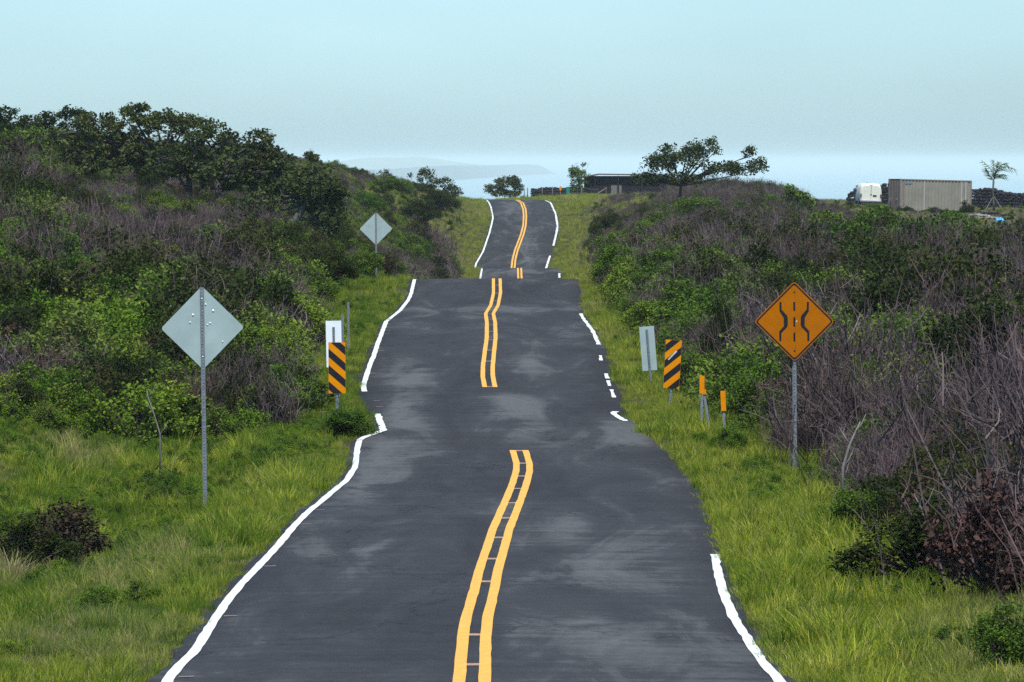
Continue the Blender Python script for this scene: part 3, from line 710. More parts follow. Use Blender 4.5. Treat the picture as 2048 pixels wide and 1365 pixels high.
def area_points(d0, d1, dens, extra=0.30, halfmin=10):
    """uniform random points in the wedge in view plus a margin"""
    out = []
    for a in np.arange(d0, d1, 5.0):
        b = min(a + 5, d1); m = (a + b) / 2; half = max(1024 * m / F * (1 + extra), halfmin)
        k = rngS.poisson(dens(m) * (b - a) * 2 * half)
        out.append(np.c_[rngS.uniform(-half, half, k), rngS.uniform(a, b, k)])
    return np.concatenate(out)

# --- grass
gm = [mesh_arr('grass_clump', *(lambda v, q, t: (v, [q], M['grass_blade'], t))(*grass_clump(100 + i, 84, hh, rr))) for i, (hh, rr) in
      enumerate([(0.13, 0.22), (0.16, 0.24), (0.21, 0.20), (0.32, 0.15), (0.11, 0.26), (0.19, 0.26)])]
P = area_points(36, 580, lambda d: np.interp(d, [40, 70, 110, 190, 260, 580], [30, 30, 22, 12, 7.0, 5.0]))
x, d = P[:, 0], P[:, 1]; off = off_road(x, d)
lim = limit_grass(x, d)
jit = rngS.normal(0, 0.3, len(x))
keep = (off > 0.02) & ((off < lim + 0.5 + jit) | (rngS.uniform(0, 1, len(x)) < np.where(d > 330, np.where(x > 18, 0.4, 0.65), 0.16)))
x, d, off, lim = x[keep], d[keep], off[keep], lim[keep]
z = ground(x, d) + EYE
big = vnoise(x, d * 0.3, 1.7, 3); med = vnoise(x, d * 0.4, 0.6, 4)
edge = smooth(0.0, 0.5, off)
sc = (0.62 + 0.38 * edge) * (0.62 + 0.75 * big) * rngS.uniform(0.75, 1.25, len(x)) * np.interp(d, [40, 190, 300, 580], [1, 1.05, 1.0, 0.9]) * np.where((x > 18) & (d > 280), 0.55, 1) * np.where(d > 330, 1.4, 1)
tone = np.clip((vnoise(x, d * 0.25, 2.6, 8) - 0.64) * 2.2 + rngS.normal(0, 0.1, len(x)), 0, 0.9) * np.interp(off, [0, 1.2], [0.5, 1])
tone = np.where(d > 330, np.clip(tone * 0.6 + 0.1 + 0.2 * (off > lim) + 0.35 * (x > 18), 0, 0.9), tone)
pick = rngS.integers(0, 6, len(x))
lush = np.clip((vnoise(x, d * 0.35, 0.9, 61) * 0.4 + vnoise(x, d * 0.6, 0.35, 62) * 0.6 - 0.40) * 2.2 + np.where(x < 0, 0.18, -0.25) + rngS.normal(0, 0.28, len(x)), 0, 1) * (d < 330)
gap = (vnoise(x, d * 0.7, 0.45, 66) < 0.30) & (off > 0.4)
sc = np.where(gap, sc * 0.45, sc) * (0.58 + 0.5 * med)
scatter('grass', np.c_[x, d, z, rngS.normal(0, 0.12, len(x)), rngS.normal(0, 0.12, len(x)), rngS.uniform(0, 6.28, len(x)), sc, pick, tone, lush], gm, 'tall yellow-green grass along both road verges')

# --- brush types by place: weights from soft patches seen on the slopes (centre column, row, radii, strength)
GREY = [(1930,1080,140,120,1.2),(1900,900,200,120,1.6),(1600,720,110,90,1.0),(400,470,140,90,2.2),(820,520,90,40,2.4),(1390,560,130,150,1.8),(1880,760,230,110,2.2),(1230,410,60,45,2.0),(1560,430,150,60,1.4),(2000,540,70,60,1.6),(60,290,120,40,1.3),(240,560,120,60,0.8),(1700,900,120,90,1.5),(1480,760,70,90,1.0),(1660,560,80,80,0.9)]
GREEN = [(560,690,130,130,2.0),(100,640,160,160,1.4),(1280,590,110,110,2.6),(1800,480,110,70,1.0),(250,780,220,90,1.3),(1330,720,60,70,1.6),(860,450,80,70,1.0),(1700,690,70,50,1.2),(1450,850,60,70,1.2),(480,620,90,70,1.5),(1650,1010,110,110,1.2)]
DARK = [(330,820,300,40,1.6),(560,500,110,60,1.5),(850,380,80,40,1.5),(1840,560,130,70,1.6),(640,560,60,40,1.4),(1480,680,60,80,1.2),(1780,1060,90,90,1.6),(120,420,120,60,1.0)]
RED = [(1980,1150,120,110,2.0),(1850,930,240,110,2.6),(1990,1000,100,110,3.0),(1600,800,120,90,0.7),(120,700,160,60,0.35),(1230,560,60,60,0.3)]
def wsum(L, px, py):
    s = 0
    for a, b, rx, ry, g in L: s = s + g * np.exp(-((px - a) / rx) ** 2 - ((py - b) / ry) ** 2)
    return s
def proto(kind, seed, h, r):
    if kind == 'twig':
        v, q, t = twig_parts(seed, h, r, 90, 5)
        return mesh_arr('dry_twigs', v, [q], M['twig'], t)
    mat, leaf, tips, per = {'green': ('leaf_green', 0.034, 90, 34), 'bright': ('leaf_bright', 0.032, 90, 34), 'dark': ('leaf_dark', 0.036, 90, 34), 'red': ('leaf_red', 0.046, 60, 20)}[kind]
    s, lf = shrub_parts(seed, h, r, tips, per, leaf, flat=1.0 if kind != 'red' else 1.2, crad=0.10)
    v, q, t, mi = join([(s[0], s[1], s[2], 0), (lf[0], lf[1], lf[2], 1)])
    return mesh_arr('scrub', v, [q], [M['twig'], M[mat]], t, mi)
kinds = ['twig', 'twig', 'twig', 'green', 'green', 'bright', 'bright', 'dark', 'dark', 'red', 'red']
pm = [proto(k, 300 + i, [1.0, 0.85, 1.15, 0.8, 1.0, 0.75, 0.95, 0.85, 1.1, 0.8, 1.0][i], [0.55, 0.6, 0.55, 0.5, 0.6, 0.5, 0.6, 0.5, 0.6, 0.5, 0.5][i]) for i, k in enumerate(kinds)]
KI = {'twig': [0, 1, 2], 'green': [3, 4], 'bright': [5, 6], 'dark': [7, 8], 'red': [9, 10]}

P = area_points(52, 575, lambda d: np.interp(d, [58, 110, 200, 300, 420, 575], [2.6, 2.6, 2.0, 1.8, 1.5, 0.6]))
x, d = P[:, 0], P[:, 1]; off = off_road(x, d); lim = limit_grass(x, d)
g_ = ground(x, d)
px = CX + x * F / d; py = YH - (g_ + 0.5) * F / d
keep = (off > lim + rngS.normal(0, 0.15, len(x))) & ~((px > 1500) & (px < 1695) & (d > 68) & (d < 96)) & ~((px > 630) & (px < 730) & (d > 98) & (d < 136))
# bare pasture round the container and beyond
pasture = (x > 22) & (d > 300)
crest = (d > 505)
hill = (x < -3) & (d > 380)
keep &= ~(pasture & (rngS.uniform(0, 1, len(x)) < 0.90)) & ~(crest & (rngS.uniform(0, 1, len(x)) < 0.93)) & ~(hill & (rngS.uniform(0, 1, len(x)) < 0.45))
x, d, off, lim, px, py, g_ = [a[keep] for a in (x, d, off, lim, px, py, g_)]
N = len(x)
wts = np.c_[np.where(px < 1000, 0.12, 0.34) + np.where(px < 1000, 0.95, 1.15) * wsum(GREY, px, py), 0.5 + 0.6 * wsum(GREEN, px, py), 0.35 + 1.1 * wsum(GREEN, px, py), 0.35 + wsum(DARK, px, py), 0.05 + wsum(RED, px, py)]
nz = np.c_[[vnoise(x, d * 0.3, 1.7, s) for s in (31, 32, 33, 34, 35)]].T
wts = wts * (0.02 + 4.0 * np.clip(nz, 0, 1) ** 6)
wts /= wts.sum(1, keepdims=True)
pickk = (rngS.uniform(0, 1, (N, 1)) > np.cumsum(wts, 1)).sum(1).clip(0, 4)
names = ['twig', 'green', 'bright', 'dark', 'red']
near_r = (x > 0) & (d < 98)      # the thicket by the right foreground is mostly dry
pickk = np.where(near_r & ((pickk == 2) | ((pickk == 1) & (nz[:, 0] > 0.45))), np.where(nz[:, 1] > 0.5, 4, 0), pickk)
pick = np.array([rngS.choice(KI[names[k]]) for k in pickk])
hs = np.interp(off - lim, [0, 1.2, 4], [0.55, 0.9, 1.05]) * rngS.uniform(0.65, 1.35, N) * (0.75 + 0.5 * vnoise(x, d * 0.3, 2.2, 41))
hs *= np.interp(d, [60, 200, 400], [1.0, 1.1, 1.15]) * np.where((d > 500), 0.5, 1) * np.where((x < -3) & (d > 380), 0.40, 1)
relief = vnoise(x, d * 0.35, 1.5, 91) * 0.6 + vnoise(x, d * 0.3, 3.4, 92) * 0.4
hs = np.clip(hs * (0.45 + 1.15 * relief) * np.exp(rngS.normal(0, 0.12, N)), 0.3, 1.75) * np.where(pickk == 0, 1.12, 1.0)
hs *= np.where((x < -4) & (d > 185) & (d < 262) & (px > 90) & (px < 760), 0.58, 1.0) * np.where((x < -6) & (d > 262) & (d <= 380), 0.62, 1.0)
hs *= np.where((px > 1250) & (px < 1520) & (d > 265) & (d < 360), 0.7, 1.0)
hs *= np.where((x > 3) & (d > 130), 0.86, 1.0) * np.where((x > 3) & (d < 100), 1.2, 1.0)
hs *= np.where((px > 1150) & (px < 1350) & (d > 270), np.where(d > 420, 0.38, 0.62), 1.0)
hs *= np.where((x > 5) & (d > 215), np.interp(px, [1500, 1640], [0.9, 0.6]), 1.0) * np.where((px > 1600) & (d > 300), 0.5, 1.0)
tone = np.clip(rngS.normal(0.05, 0.15, N), 0, 0.6)
hs = np.where((d < 98) & (pickk != 0), np.minimum(hs, 0.95), hs)
rows_ = np.c_[x, d, g_ + EYE - 0.03, rngS.normal(0, 0.1, N), rngS.normal(0, 0.1, N), rngS.uniform(0, 6.28, N), hs, pick, tone]
m_t = pickk == 0
# broad-leaved weeds standing in the verge grass
P = area_points(46, 200, lambda d: 8.0)
wx_, wd_ = P[:, 0], P[:, 1]; wo_ = off_road(wx_, wd_)
kp = (wo_ > 0.35) & (wo_ < limit_grass(wx_, wd_)) & (vnoise(wx_, wd_ * 0.35, 1.3, 55) > np.where(wx_ < 0, 0.48, 0.62))
wx_, wd_, wo_ = wx_[kp], wd_[kp], wo_[kp]; nw = len(wx_)
weeds = np.c_[wx_, wd_, ground(wx_, wd_) + EYE - 0.03, rngS.normal(0, .15, nw), rngS.normal(0, .15, nw), rngS.uniform(0, 6.28, nw), rngS.uniform(0.12, 0.36, nw) * np.interp(wo_, [0.3, 1.2], [0.6, 1]), rngS.choice([3, 4, 5, 6, 5, 6], nw), np.zeros(nw)]
scatter('low_weeds', weeds, pm, 'broad-leaved weeds growing among the verge grass')
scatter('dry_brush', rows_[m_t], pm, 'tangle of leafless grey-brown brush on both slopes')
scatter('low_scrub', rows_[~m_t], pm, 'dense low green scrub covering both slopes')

# ------------------------------------------------------------------ trees
def bez(p0, p1, p2, n):
    t = np.linspace(0, 1, n)[:, None]
    return (1-t)**2 * p0 + 2*t*(1-t) * p1 + t*t * p2

def make_tree(name, label, cat, px, d, fork, blobs, trunk_r, leaf='leaf_tree', size=0.10, dens=9.0, per=20, bark='bark', seed=1, bare=0.0, group=None, crad=0.24, depth=0.8, extra_trunks=(), long=1.7, base_row=None):
    """fork (px,row) and blobs (px,row,rx,ry) seen in the picture turn into metres at the tree's own distance"""
    rng = np.random.default_rng(seed)
    s = F / d; bx, by, bz = G(px, d)
    root = thing(name, (bx, by, bz), label, cat, group=group)
    loc = lambda p, r_, y=0.0: np.array([wx(p, d) - bx, y, EYE + (YH - r_) / s - bz])
    limbs, tubes = [], []
    fk = loc(*fork)
    base = np.array([0, 0, -0.2])
    mid = (base + fk) / 2 + np.array([rng.normal(0, .12), rng.normal(0, .12), 0.0]) * np.linalg.norm(fk)
    tr = bez(base, mid, fk, 8); tubes.append((tr, np.linspace(trunk_r * 1.25, trunk_r * 0.75, 8), 8))
    limbs.append(tr[4:])
    tips = []
    for (p, r_, rx, ry) in blobs:
        c = loc(p, r_); rxm, rzm = rx / s, ry / s; rym = max(rxm * depth, 0.3)
        nl = max(2, int(2 + rxm * 1.2))
        for j in range(nl):
            e = c + np.array([rng.uniform(-.75, .75) * rxm, rng.uniform(-.75, .75) * rym, rng.uniform(-.3, .6) * rzm])
            m = fk + (e - fk) * 0.5 + np.array([0, 0, 0.14 * np.linalg.norm(e - fk) * rng.uniform(-0.6, 1)]) + rng.normal(0, 0.08, 3) * np.linalg.norm(e - fk)
            L = bez(fk, m, e, 9); limbs.append(L)
            tubes.append((L, np.linspace(trunk_r * 0.55, trunk_r * 0.13, 9), 5))
        k = int(dens * rxm * rzm * 4 + 6)
        v = rng.normal(0, 1, (k, 3)); v /= np.linalg.norm(v, axis=1, keepdims=True); v[:, 2] = np.where(v[:, 2] < -0.35, -v[:, 2], v[:, 2])
        v *= rng.uniform(0.25, 1.08, (k, 1)) ** 0.5
        tips.append(c + v * np.array([rxm, rym, rzm]))
    tips = np.concatenate(tips)
    LP = np.concatenate(limbs)
    dist = ((tips[:, None] - LP[None]) ** 2).sum(-1) + 0.6 * np.maximum(0, LP[None, :, 2] - tips[:, None, 2])
    near = LP[dist.argmin(1)]
    for a, b in zip(near, tips):
        m = (a + b) / 2 + rng.normal(0, 0.1, 3) * np.linalg.norm(b - a)
        tubes.append((bez(a, m, b, 4), np.linspace(trunk_r * 0.16, trunk_r * 0.05, 4), 3))
    for (p, r0, p2, r2, rr) in extra_trunks:
        a, e = loc(p, r0), loc(p2, r2); tubes.append((bez(a, (a + e) / 2 + rng.normal(0, .05, 3), e, 6), np.linspace(rr, rr * .6, 6), 6))
    V, Q, k = [], [], 0
    for p_, r_, n_ in tubes:
        v, f = tube_arr(p_, r_, n_); V.append(v); Q.append(np.array(f) + k); k += len(v)
    link('trunk', mesh_arr('trunk', np.concatenate(V), [np.concatenate(Q)], M[bark], smooth_shade=True), root)
    lt_ = tips[rng.uniform(0, 1, len(tips)) >= bare]
    if len(lt_):
        v, q, t = leaves(lt_, per, crad, size, rng, 0.35, 0.8, long=long)
        link('crown', mesh_arr('crown', v, [q], M[leaf], t), root)
    return root

LATE = []
TG = 'windswept trees on the left slope'
make_tree('spreading_tree', 'tallest broad dark tree on the left skyline, reddish new leaves at its top', 'tree', 320, 252, (322, 340),
          [(330,262,75,40),(260,250,70,35),(390,265,60,32),(220,290,70,40),(300,310,110,35),(190,255,45,25),(275,222,30,12),(250,335,110,28),(170,315,60,35),(340,355,80,22),(130,280,40,25)], 0.16, seed=11, group=TG, dens=11)
make_tree('spreading_tree', 'wide crowned tree beside the tallest one on the left slope, forked low trunk', 'tree', 375, 246, (380, 345),
          [(430,285,70,30),(370,320,70,30),(470,300,50,28),(340,345,60,22),(420,345,70,24),(440,375,60,18)], 0.14, seed=12, group=TG, dens=11, extra_trunks=[(377,385,345,335,0.08)])
make_tree('spreading_tree', 'tree with upright trunk and drooping crown end right of the skyline crowns', 'tree', 428, 238, (430, 355),
          [(500,315,60,35),(540,330,45,35),(450,350,70,28),(520,280,35,18),(580,365,50,30),(500,370,70,26),(545,385,50,24),(630,360,40,26)], 0.15, seed=13, group=TG, dens=11)
make_tree('leaning_tree', 'mossy leaning tree low on the left slope, trunk tilted right above grey brush', 'tree', 548, 222, (612, 405),
          [(610,385,75,35),(650,420,40,45),(560,400,70,30),(510,420,60,28),(640,460,40,26),(670,395,30,25)], 0.17, seed=14, bark='bark_mossy', dens=11, extra_trunks=[(600,440,665,425,0.07),(570,455,500,420,0.07)])
make_tree('small_tree', 'small olive-green tree at the far left edge with two dark thin trunks', 'tree', 48, 268, (50, 318),
          [(45,285,55,28),(100,300,35,25),(10,300,40,25),(75,275,40,18)], 0.09, leaf='leaf_green', seed=15, dens=10, extra_trunks=[(75,345,90,312,0.06),(80,345,110,330,0.04)])
for i, (px_, d_, r_, rx, ry, lb) in enumerate([(8,300,232,32,16,'bushy shrub on the skyline at the extreme left edge'),(60,296,242,24,12,'small rounded shrub on the left skyline between two larger ones'),
        (95,294,240,22,14,'low dark shrub on the left skyline beside the pointed twig'),(150,285,238,45,22,'dark leafy shrub merging into the left end of the skyline trees'),(30,280,262,50,14,'low grey-green thicket just under the left skyline')]):
    make_tree('skyline_shrub', lb, 'shrub', px_, d_, (px_, r_ + ry + 8), [(px_, r_, rx, ry), (px_ - 4, r_ + ry * 1.1, rx * 1.15, ry), (px_ + 5, r_ + ry * 2.2, rx * 1.1, ry)], 0.03, seed=30 + i, dens=14, group='shrubs on the left skyline', leaf='leaf_dark', size=0.09)
make_tree('windswept_tree', 'ragged windswept tree on the right slope against the sky, branch reaching right', 'tree', 1361, 330, (1362, 372),
          [(1360,330,58,30),(1400,305,42,20),(1320,332,34,22),(1440,345,42,20),(1490,345,36,16),(1515,335,18,18),(1500,310,14,14),(1425,288,9,11),(1335,300,14,10),(1350,362,75,16),(1290,360,25,14)], 0.10, seed=16, size=0.09, dens=16, per=17, crad=0.33, leaf='leaf_tree')
for a_, b_2, w_, h_, lb_ in [(1325,415,95,58,'green shrub under the left side of the windswept tree'),(1405,415,110,56,'dark shrub at the trunk of the windswept tree'),(1475,412,85,44,'low shrub under the reaching branch of the windswept tree')]:
    LATE.append(('dark' if a_ == 1400 else 'green', a_, b_2, w_, h_, lb_, 322))
make_tree('small_tree', 'small round green tree with bare twigs on top, before the dark shed', 'tree', 1157, 548, (1157, 372),
          [(1157,352,19,13),(1150,342,12,8),(1158,366,16,9),(1154,378,14,8)], 0.05, leaf='leaf_green', seed=17, size=0.085, dens=24, per=18)
make_tree('bare_tree', 'bare twiggy crown rising from the round green tree by the shed', 'tree', 1160, 552, (1160, 358),
          [(1158,332,24,9),(1172,330,10,8)], 0.035, seed=18, dens=10, bare=0.97, size=0.1)
make_tree('roadside_bush', 'dark reddish bush where the road disappears over the far crest', 'bush', 1010, 556, (1010, 385),
          [(1012,370,26,16),(990,380,22,12),(1028,362,14,10),(1035,378,12,12),(1005,390,32,9),(1025,390,20,8)], 0.04, seed=19, dens=22, size=0.09)
make_tree('hillside_bush', 'dark spiky bush on the left ridge in front of the sea', 'bush', 865, 488, (866, 385),
          [(852,356,18,20),(880,372,28,18),(905,384,18,14),(845,380,24,14),(915,390,12,8),(880,390,36,8)], 0.04, seed=20, dens=20, size=0.09, per=14)
make_tree('sapling', 'thin lone sapling standing up from the left ridge before the hazy headland', 'tree', 767, 486, (767, 352),
          [(766,346,9,5)], 0.03, seed=21, dens=8, size=0.10, per=8)
make_tree('sapling', 'tiny leaning sapling left of the spiky ridge bush', 'tree', 823, 487, (823, 357),
          [(821,352,5,4)], 0.025, seed=22, dens=8, size=0.09, per=8)
make_tree('skyline_shrub', 'twin-tufted shrub on the left ridge just right of the big trees', 'shrub', 622, 330, (622, 330), [(618,312,8,4),(630,318,9,5)], 0.03, seed=23, dens=20, size=0.10)
make_tree('skyline_shrub', 'dark shrub on the left ridge halfway between the big trees and lone sapling', 'shrub', 690, 470, (690, 352), [(678,340,14,7),(700,345,14,6),(725,346,10,6)], 0.04, seed=24, dens=14, size=0.11)
make_tree('rounded_bush', 'green pointed bush on the right skyline left of the white van', 'bush', 1594, 322, (1594, 425), [(1590,398,24,20),(1605,405,22,18),(1580,382,12,8),(1596,420,26,14)], 0.06, leaf='leaf_green', seed=25, dens=13, size=0.09)
for i, (px_, d_, r_, rx, ry, lb) in enumerate([(1540, 318, 400, 20, 10, 'small shrub on the right ridge left of the pointed skyline bush'), (1655, 262, 440, 40, 16, 'green shrub on the right brow below the van'), (1760, 240, 436, 46, 18, 'uneven green shrub on the right brow under the container'), (1905, 236, 446, 44, 20, 'green shrub on the right brow below the palm')]):
    make_tree('brow_shrub', lb, 'shrub', px_, d_, (px_, r_ + ry * 2), [(px_, r_, rx, ry), (px_ - rx * .7, r_ + ry, rx * .8, ry), (px_ + rx * .7, r_ + ry * 1.1, rx * .8, ry * .9), (px_, r_ + ry * 2, rx * 1.3, ry)], 0.035, seed=70 + i, dens=20, leaf='leaf_green', size=0.07, crad=0.2, group='shrubs on the right brow')
RG = 'gnarled small trees in the right hand brush'
make_tree('gnarled_tree', 'low green-topped tree right of the orange diamond with dark gnarled stems', 'tree', 1690, 196, (1690, 520), [(1700,465,60,22),(1650,480,45,20),(1740,480,40,24),(1690,500,60,16)], 0.08, leaf='leaf_green', seed=26, dens=9, size=0.075, crad=0.2, extra_trunks=[(1680,590,1660,500,0.05),(1700,590,1730,500,0.05),(1725,600,1730,520,0.04)], group=RG)
make_tree('gnarled_tree', 'wide green tree below the shipping container with dark hollow underneath', 'tree', 1850, 205, (1850, 510), [(1850,460,75,22),(1900,475,50,24),(1800,470,50,20),(1870,500,70,16)], 0.08, leaf='leaf_green', seed=27, dens=9, size=0.075, crad=0.2, extra_trunks=[(1860,560,1840,500,0.05),(1880,560,1910,500,0.05)], group=RG)
make_tree('gnarled_tree', 'green bushy tree lower right of the container tree with twisted pale stem', 'tree', 1900, 160, (1905, 620), [(1930,570,60,26),(1880,565,40,18),(1960,600,40,26),(1905,590,45,18)], 0.07, leaf='leaf_green', seed=28, dens=10, size=0.07, crad=0.19, extra_trunks=[(1888,700,1880,655,0.05),(1880,655,1905,620,0.04)], bark='bark_mossy', group=RG)
make_tree('gnarled_tree', 'dark low tree in the middle of the right brush under the wide one', 'tree', 1800, 172, (1800, 590), [(1790,565,60,24),(1740,580,35,20),(1820,590,50,20)], 0.06, leaf='leaf_dark', seed=29, dens=10, size=0.07, crad=0.19, group=RG)

# individual shrubs: one set of shapes, copied
SHR = {}
def shrub(kind, px_, row_, w_px, h_px, label, name=None, cat='shrub', group=None, tone=0.0, d=None):
    """row_ is the row of its foot; it stands where that sight line meets the ground"""
    var = int(px_ + row_) % 3
    key = (kind, var)
    if key not in SHR:
        mat, leaf, tips, per, fl = {'green': ('leaf_green', .026, 190, 55, .9), 'bright': ('leaf_bright', .025, 190, 55, .9), 'dark': ('leaf_dark', .028, 190, 55, .9), 'red': ('leaf_red', .042, 120, 26, 1.3)}[kind]
        s, lf = shrub_parts(900 + 17 * var + len(kind), 1.0, 0.62, tips, per, leaf, (0.15 * (var - 1), 0), fl, 0.085)
        SHR[key] = (mesh_arr('stems', s[0], [s[1]], M['twig'], s[2]), mesh_arr('foliage', lf[0], [lf[1]], M[mat], lf[2]))
    if d is None: d = hit(px_, row_) or 200
    s_ = F / d; p = G(px_, d)
    o = thing(name or {'green': 'green_shrub', 'bright': 'green_shrub', 'dark': 'dark_shrub', 'red': 'withered_shrub'}[kind], p, label, cat, rz=(px_ * 1.7) % 6.28, group=group)
    o.scale = (w_px / s_ / 1.3, w_px / s_ / 1.3, h_px / s_ / 1.05)
    o['tone'] = tone
    for nm, me in zip(('stems', 'foliage'), SHR[key]):
        c = link(nm, me, o); c['tone'] = tone
    return o
LS = 'shrubs at the foot of the left slope'
shrub('green', 704, 876, 120, 62, 'leafy green shrub hanging over the left edge line below the striped marker')
shrub('green', 560, 850, 150, 120, 'large green shrub left of the striped marker on the grass edge', group=LS)
shrub('dark', 480, 850, 130, 95, 'dark shrub right of the big blank diamond post', group=LS)
shrub('dark', 255, 850, 130, 130, 'dark shrub with withered side left of the big blank diamond', group=LS)
shrub('green', 140, 845, 140, 120, 'green shrub at the grass edge near the left photo border', group=LS)
shrub('dark', 40, 850, 110, 100, 'dark shrub at the left photo border above the grass', group=LS)
shrub('bright', 300, 790, 80, 70, 'small bright green shrub above a leaning pale stick, left of the big diamond', group=LS)
shrub('bright', 600, 700, 170, 120, 'wide bright green shrub behind the white marker panel', group=LS)
shrub('bright', 540, 770, 140, 120, 'bright green shrub between the big blank diamond and the white panel', group=LS)
shrub('bright', 470, 640, 120, 80, 'bright green shrub just above the big blank diamond', group=LS)
shrub('green', 620, 610, 130, 80, 'green shrub beside the verge below the far blank diamond')
shrub('dark', 650, 570, 120, 70, 'dark shrub left of the far blank diamond post')
shrub('green', 720, 560, 80, 60, 'green shrub at the foot of the far blank diamond')
for i, (a, b, w, h, k) in enumerate([(60,560,120,60,'bright'),(150,520,110,60,'green'),(60,480,110,60,'green'),(220,640,120,70,'green'),(60,660,130,80,'bright'),(170,590,110,60,'dark'),(330,620,100,60,'green'),(250,470,90,55,'bright'),(360,560,80,50,'bright'),(20,590,100,70,'dark')]):
    shrub(k, a, b, w, h, ['bright shrub high on the left border slope', 'green shrub on the upper left slope under the olive tree', 'green shrub just below the two thin trunks at left', 'green shrub midway up the left slope above the dark ones', 'yellowish shrub at mid height on the left photo border', 'dark shrub amid lighter ones on the left slope', 'green shrub left of the big blank diamond top', 'small bright shrub left of the grey brush patch', 'small bright shrub inside the grey brush patch', 'dark shrub at mid height on the left photo border'][i], group='shrubs scattered over the left slope')
shrub('green', 165, 1125, 110, 70, 'small green shrub at the right side of the left foreground shrub')
shrub('dark', 50, 1150, 200, 115, 'dark shrub with reddish withered leaves in the left foreground grass', cat='shrub')
shrub('red', 115, 1135, 190, 125, 'withered reddish leaves within the left foreground shrub')
shrub('green', 2020, 1340, 170, 130, 'leafy green shrub in the bottom right corner')
shrub('dark', 1850, 1170, 300, 170, 'big dark shrub in the right foreground with black hollow beneath')
shrub('red', 1900, 1070, 240, 150, 'withered red-brown shrub behind the big dark foreground one at right')
shrub('red', 2010, 1200, 240, 240, 'dark red withered shrub at the right photo border')
shrub('green', 1720, 1075, 150, 100, 'green shrub left of the withered red one in the right foreground')
shrub('bright', 1700, 985, 120, 80, 'bright low shrub at the foot of the orange diamond post')
shrub('bright', 1710, 720, 110, 70, 'bright green shrub just right of the orange diamond')
shrub('dark', 1440, 760, 90, 150, 'dark upright shrub behind the right striped marker')
shrub('green', 1390, 790, 120, 90, 'green shrub behind the paired orange stakes')
shrub('bright', 1460, 905, 80, 60, 'bright low shrub beside the single orange stake')
for i, (a, b, w, h, k) in enumerate([(1240,570,120,90,'bright'),(1320,600,140,100,'green'),(1290,680,120,80,'bright'),(1230,520,90,60,'green'),(1360,530,110,70,'dark'),(1215,470,80,50,'dark'),(1420,480,90,50,'green'),(1590,500,90,50,'green')]):
    shrub(k, a, b, w, h, ['bright green shrub beside the crest on the right verge', 'wide green shrub right of the road crest', 'bright shrub above the right blank panel', 'green shrub below the grey patch right of the far road', 'dark shrub on the right slope under the windswept tree', 'dark low shrub right of the far road', 'green shrub under the long branch of the windswept tree', 'green shrub below the pointed skyline bush'][i], group='shrubs on the right slope')
for i, (a, b, w, h, k) in enumerate([(830,470,120,40,'dark'),(780,420,90,35,'green'),(870,430,90,40,'dark'),(730,480,90,45,'green'),(880,540,110,60,'dark'),(760,550,60,40,'dark'),(800,395,60,22,'green')]):
    shrub(k, a, b, w, h, ['dark shrub line across the middle of the far left hillside', 'green shrub high on the far left hillside', 'dark shrub below the spiky ridge bush', 'green shrub right of the leaning tree crown', 'dark shrub beside the crest at the left of the road', 'small dark shrub right of the far blank diamond post', 'low green tuft under the lone sapling'][i], d=[430, 455, 460, 400, 345, 300, 470][i], group='shrubs on the far left hillside')

for k_, a_, b_2, w_, h_, lb_, dd_ in LATE: shrub(k_, a_, b_2, w_, h_, lb_, d=dd_, group='shrubs round the windswept tree')
# pale dead sticks
def stick(label, pts, d, r, mat='bark_pale'):
    """pts in (column,row), from foot to tip, at the stick's distance"""
    s_ = F / d; p0 = pts[0]; bx, by, bz = wx(p0[0], d), d, EYE + (YH - p0[1]) / s_
    g0 = EYE + gz(bx, d)
    o = thing('dead_branch', (bx, by, g0), label, 'branch', group='pale dead branches in the brush')
    loc = [np.array([0, 0, min(-0.1, bz - g0 - 0.1)])] + [np.array([wx(a, d) - bx, 0.06 * k, EYE + (YH - b) / s_ - g0]) for k, (a, b) in enumerate(pts)]
    r = r * 0.72; n = len(loc); MB().tube(loc, list(np.linspace(r, r * 0.4, n)), 6).build('stem', M[mat], o, True)
    for k in range(2, n):
        a = loc[k - 1]; e = a + np.array([(-1) ** k * 0.12, 0.05, 0.2]) * (1 + r * 8)
        MB().tube([a, (a + e) / 2 + np.array([0.01, 0, -0.02]), e], [r * .5, r * .4, r * .15], 5).build('side_twig', M[mat], o, True)
stick('pale leaning stick standing in the grass left of the big diamond post', [(320,868),(308,830),(295,795),(292,780)], 100, 0.022)
stick('long curved pale branch on the left slope among green shrubs', [(142,727),(128,700),(120,668),(108,650),(95,645)], 125, 0.026)
stick('forked pale branch close to the left edge of the big diamond', [(316,728),(302,690),(288,662),(280,650)], 122, 0.022)
stick('short pale branch near the left photo border', [(29,692),(23,665),(26,640)], 128, 0.022)
stick('thin white stick high in the right brush above the orange diamond', [(1560,545),(1566,520),(1574,475)], 190, 0.022)
stick('pale forked branch right of the gnarled trees', [(1972,530),(1990,515),(2006,500)], 205, 0.02)
stick('white upright snag at the right side under the pasture', [(2009,640),(2006,600),(2008,562)], 168, 0.03)
stick('grey stump-like snag between the green shrub and red leaves at right', [(1686,935),(1700,890),(1712,865),(1722,845)], 82, 0.035)
stick('thin pale stick crossing the big dark shrub in the right foreground', [(1872,1135),(1860,1080),(1845,1020),(1830,990)], 63, 0.018)
stick('pale bent trunk in the right brush under the twisted tree', [(1888,700),(1882,668),(1888,650),(1900,645)], 150, 0.035, 'bark_mossy')
stick('short white stick below the shipping container', [(1835,450),(1834,435),(1838,420)], 215, 0.018)

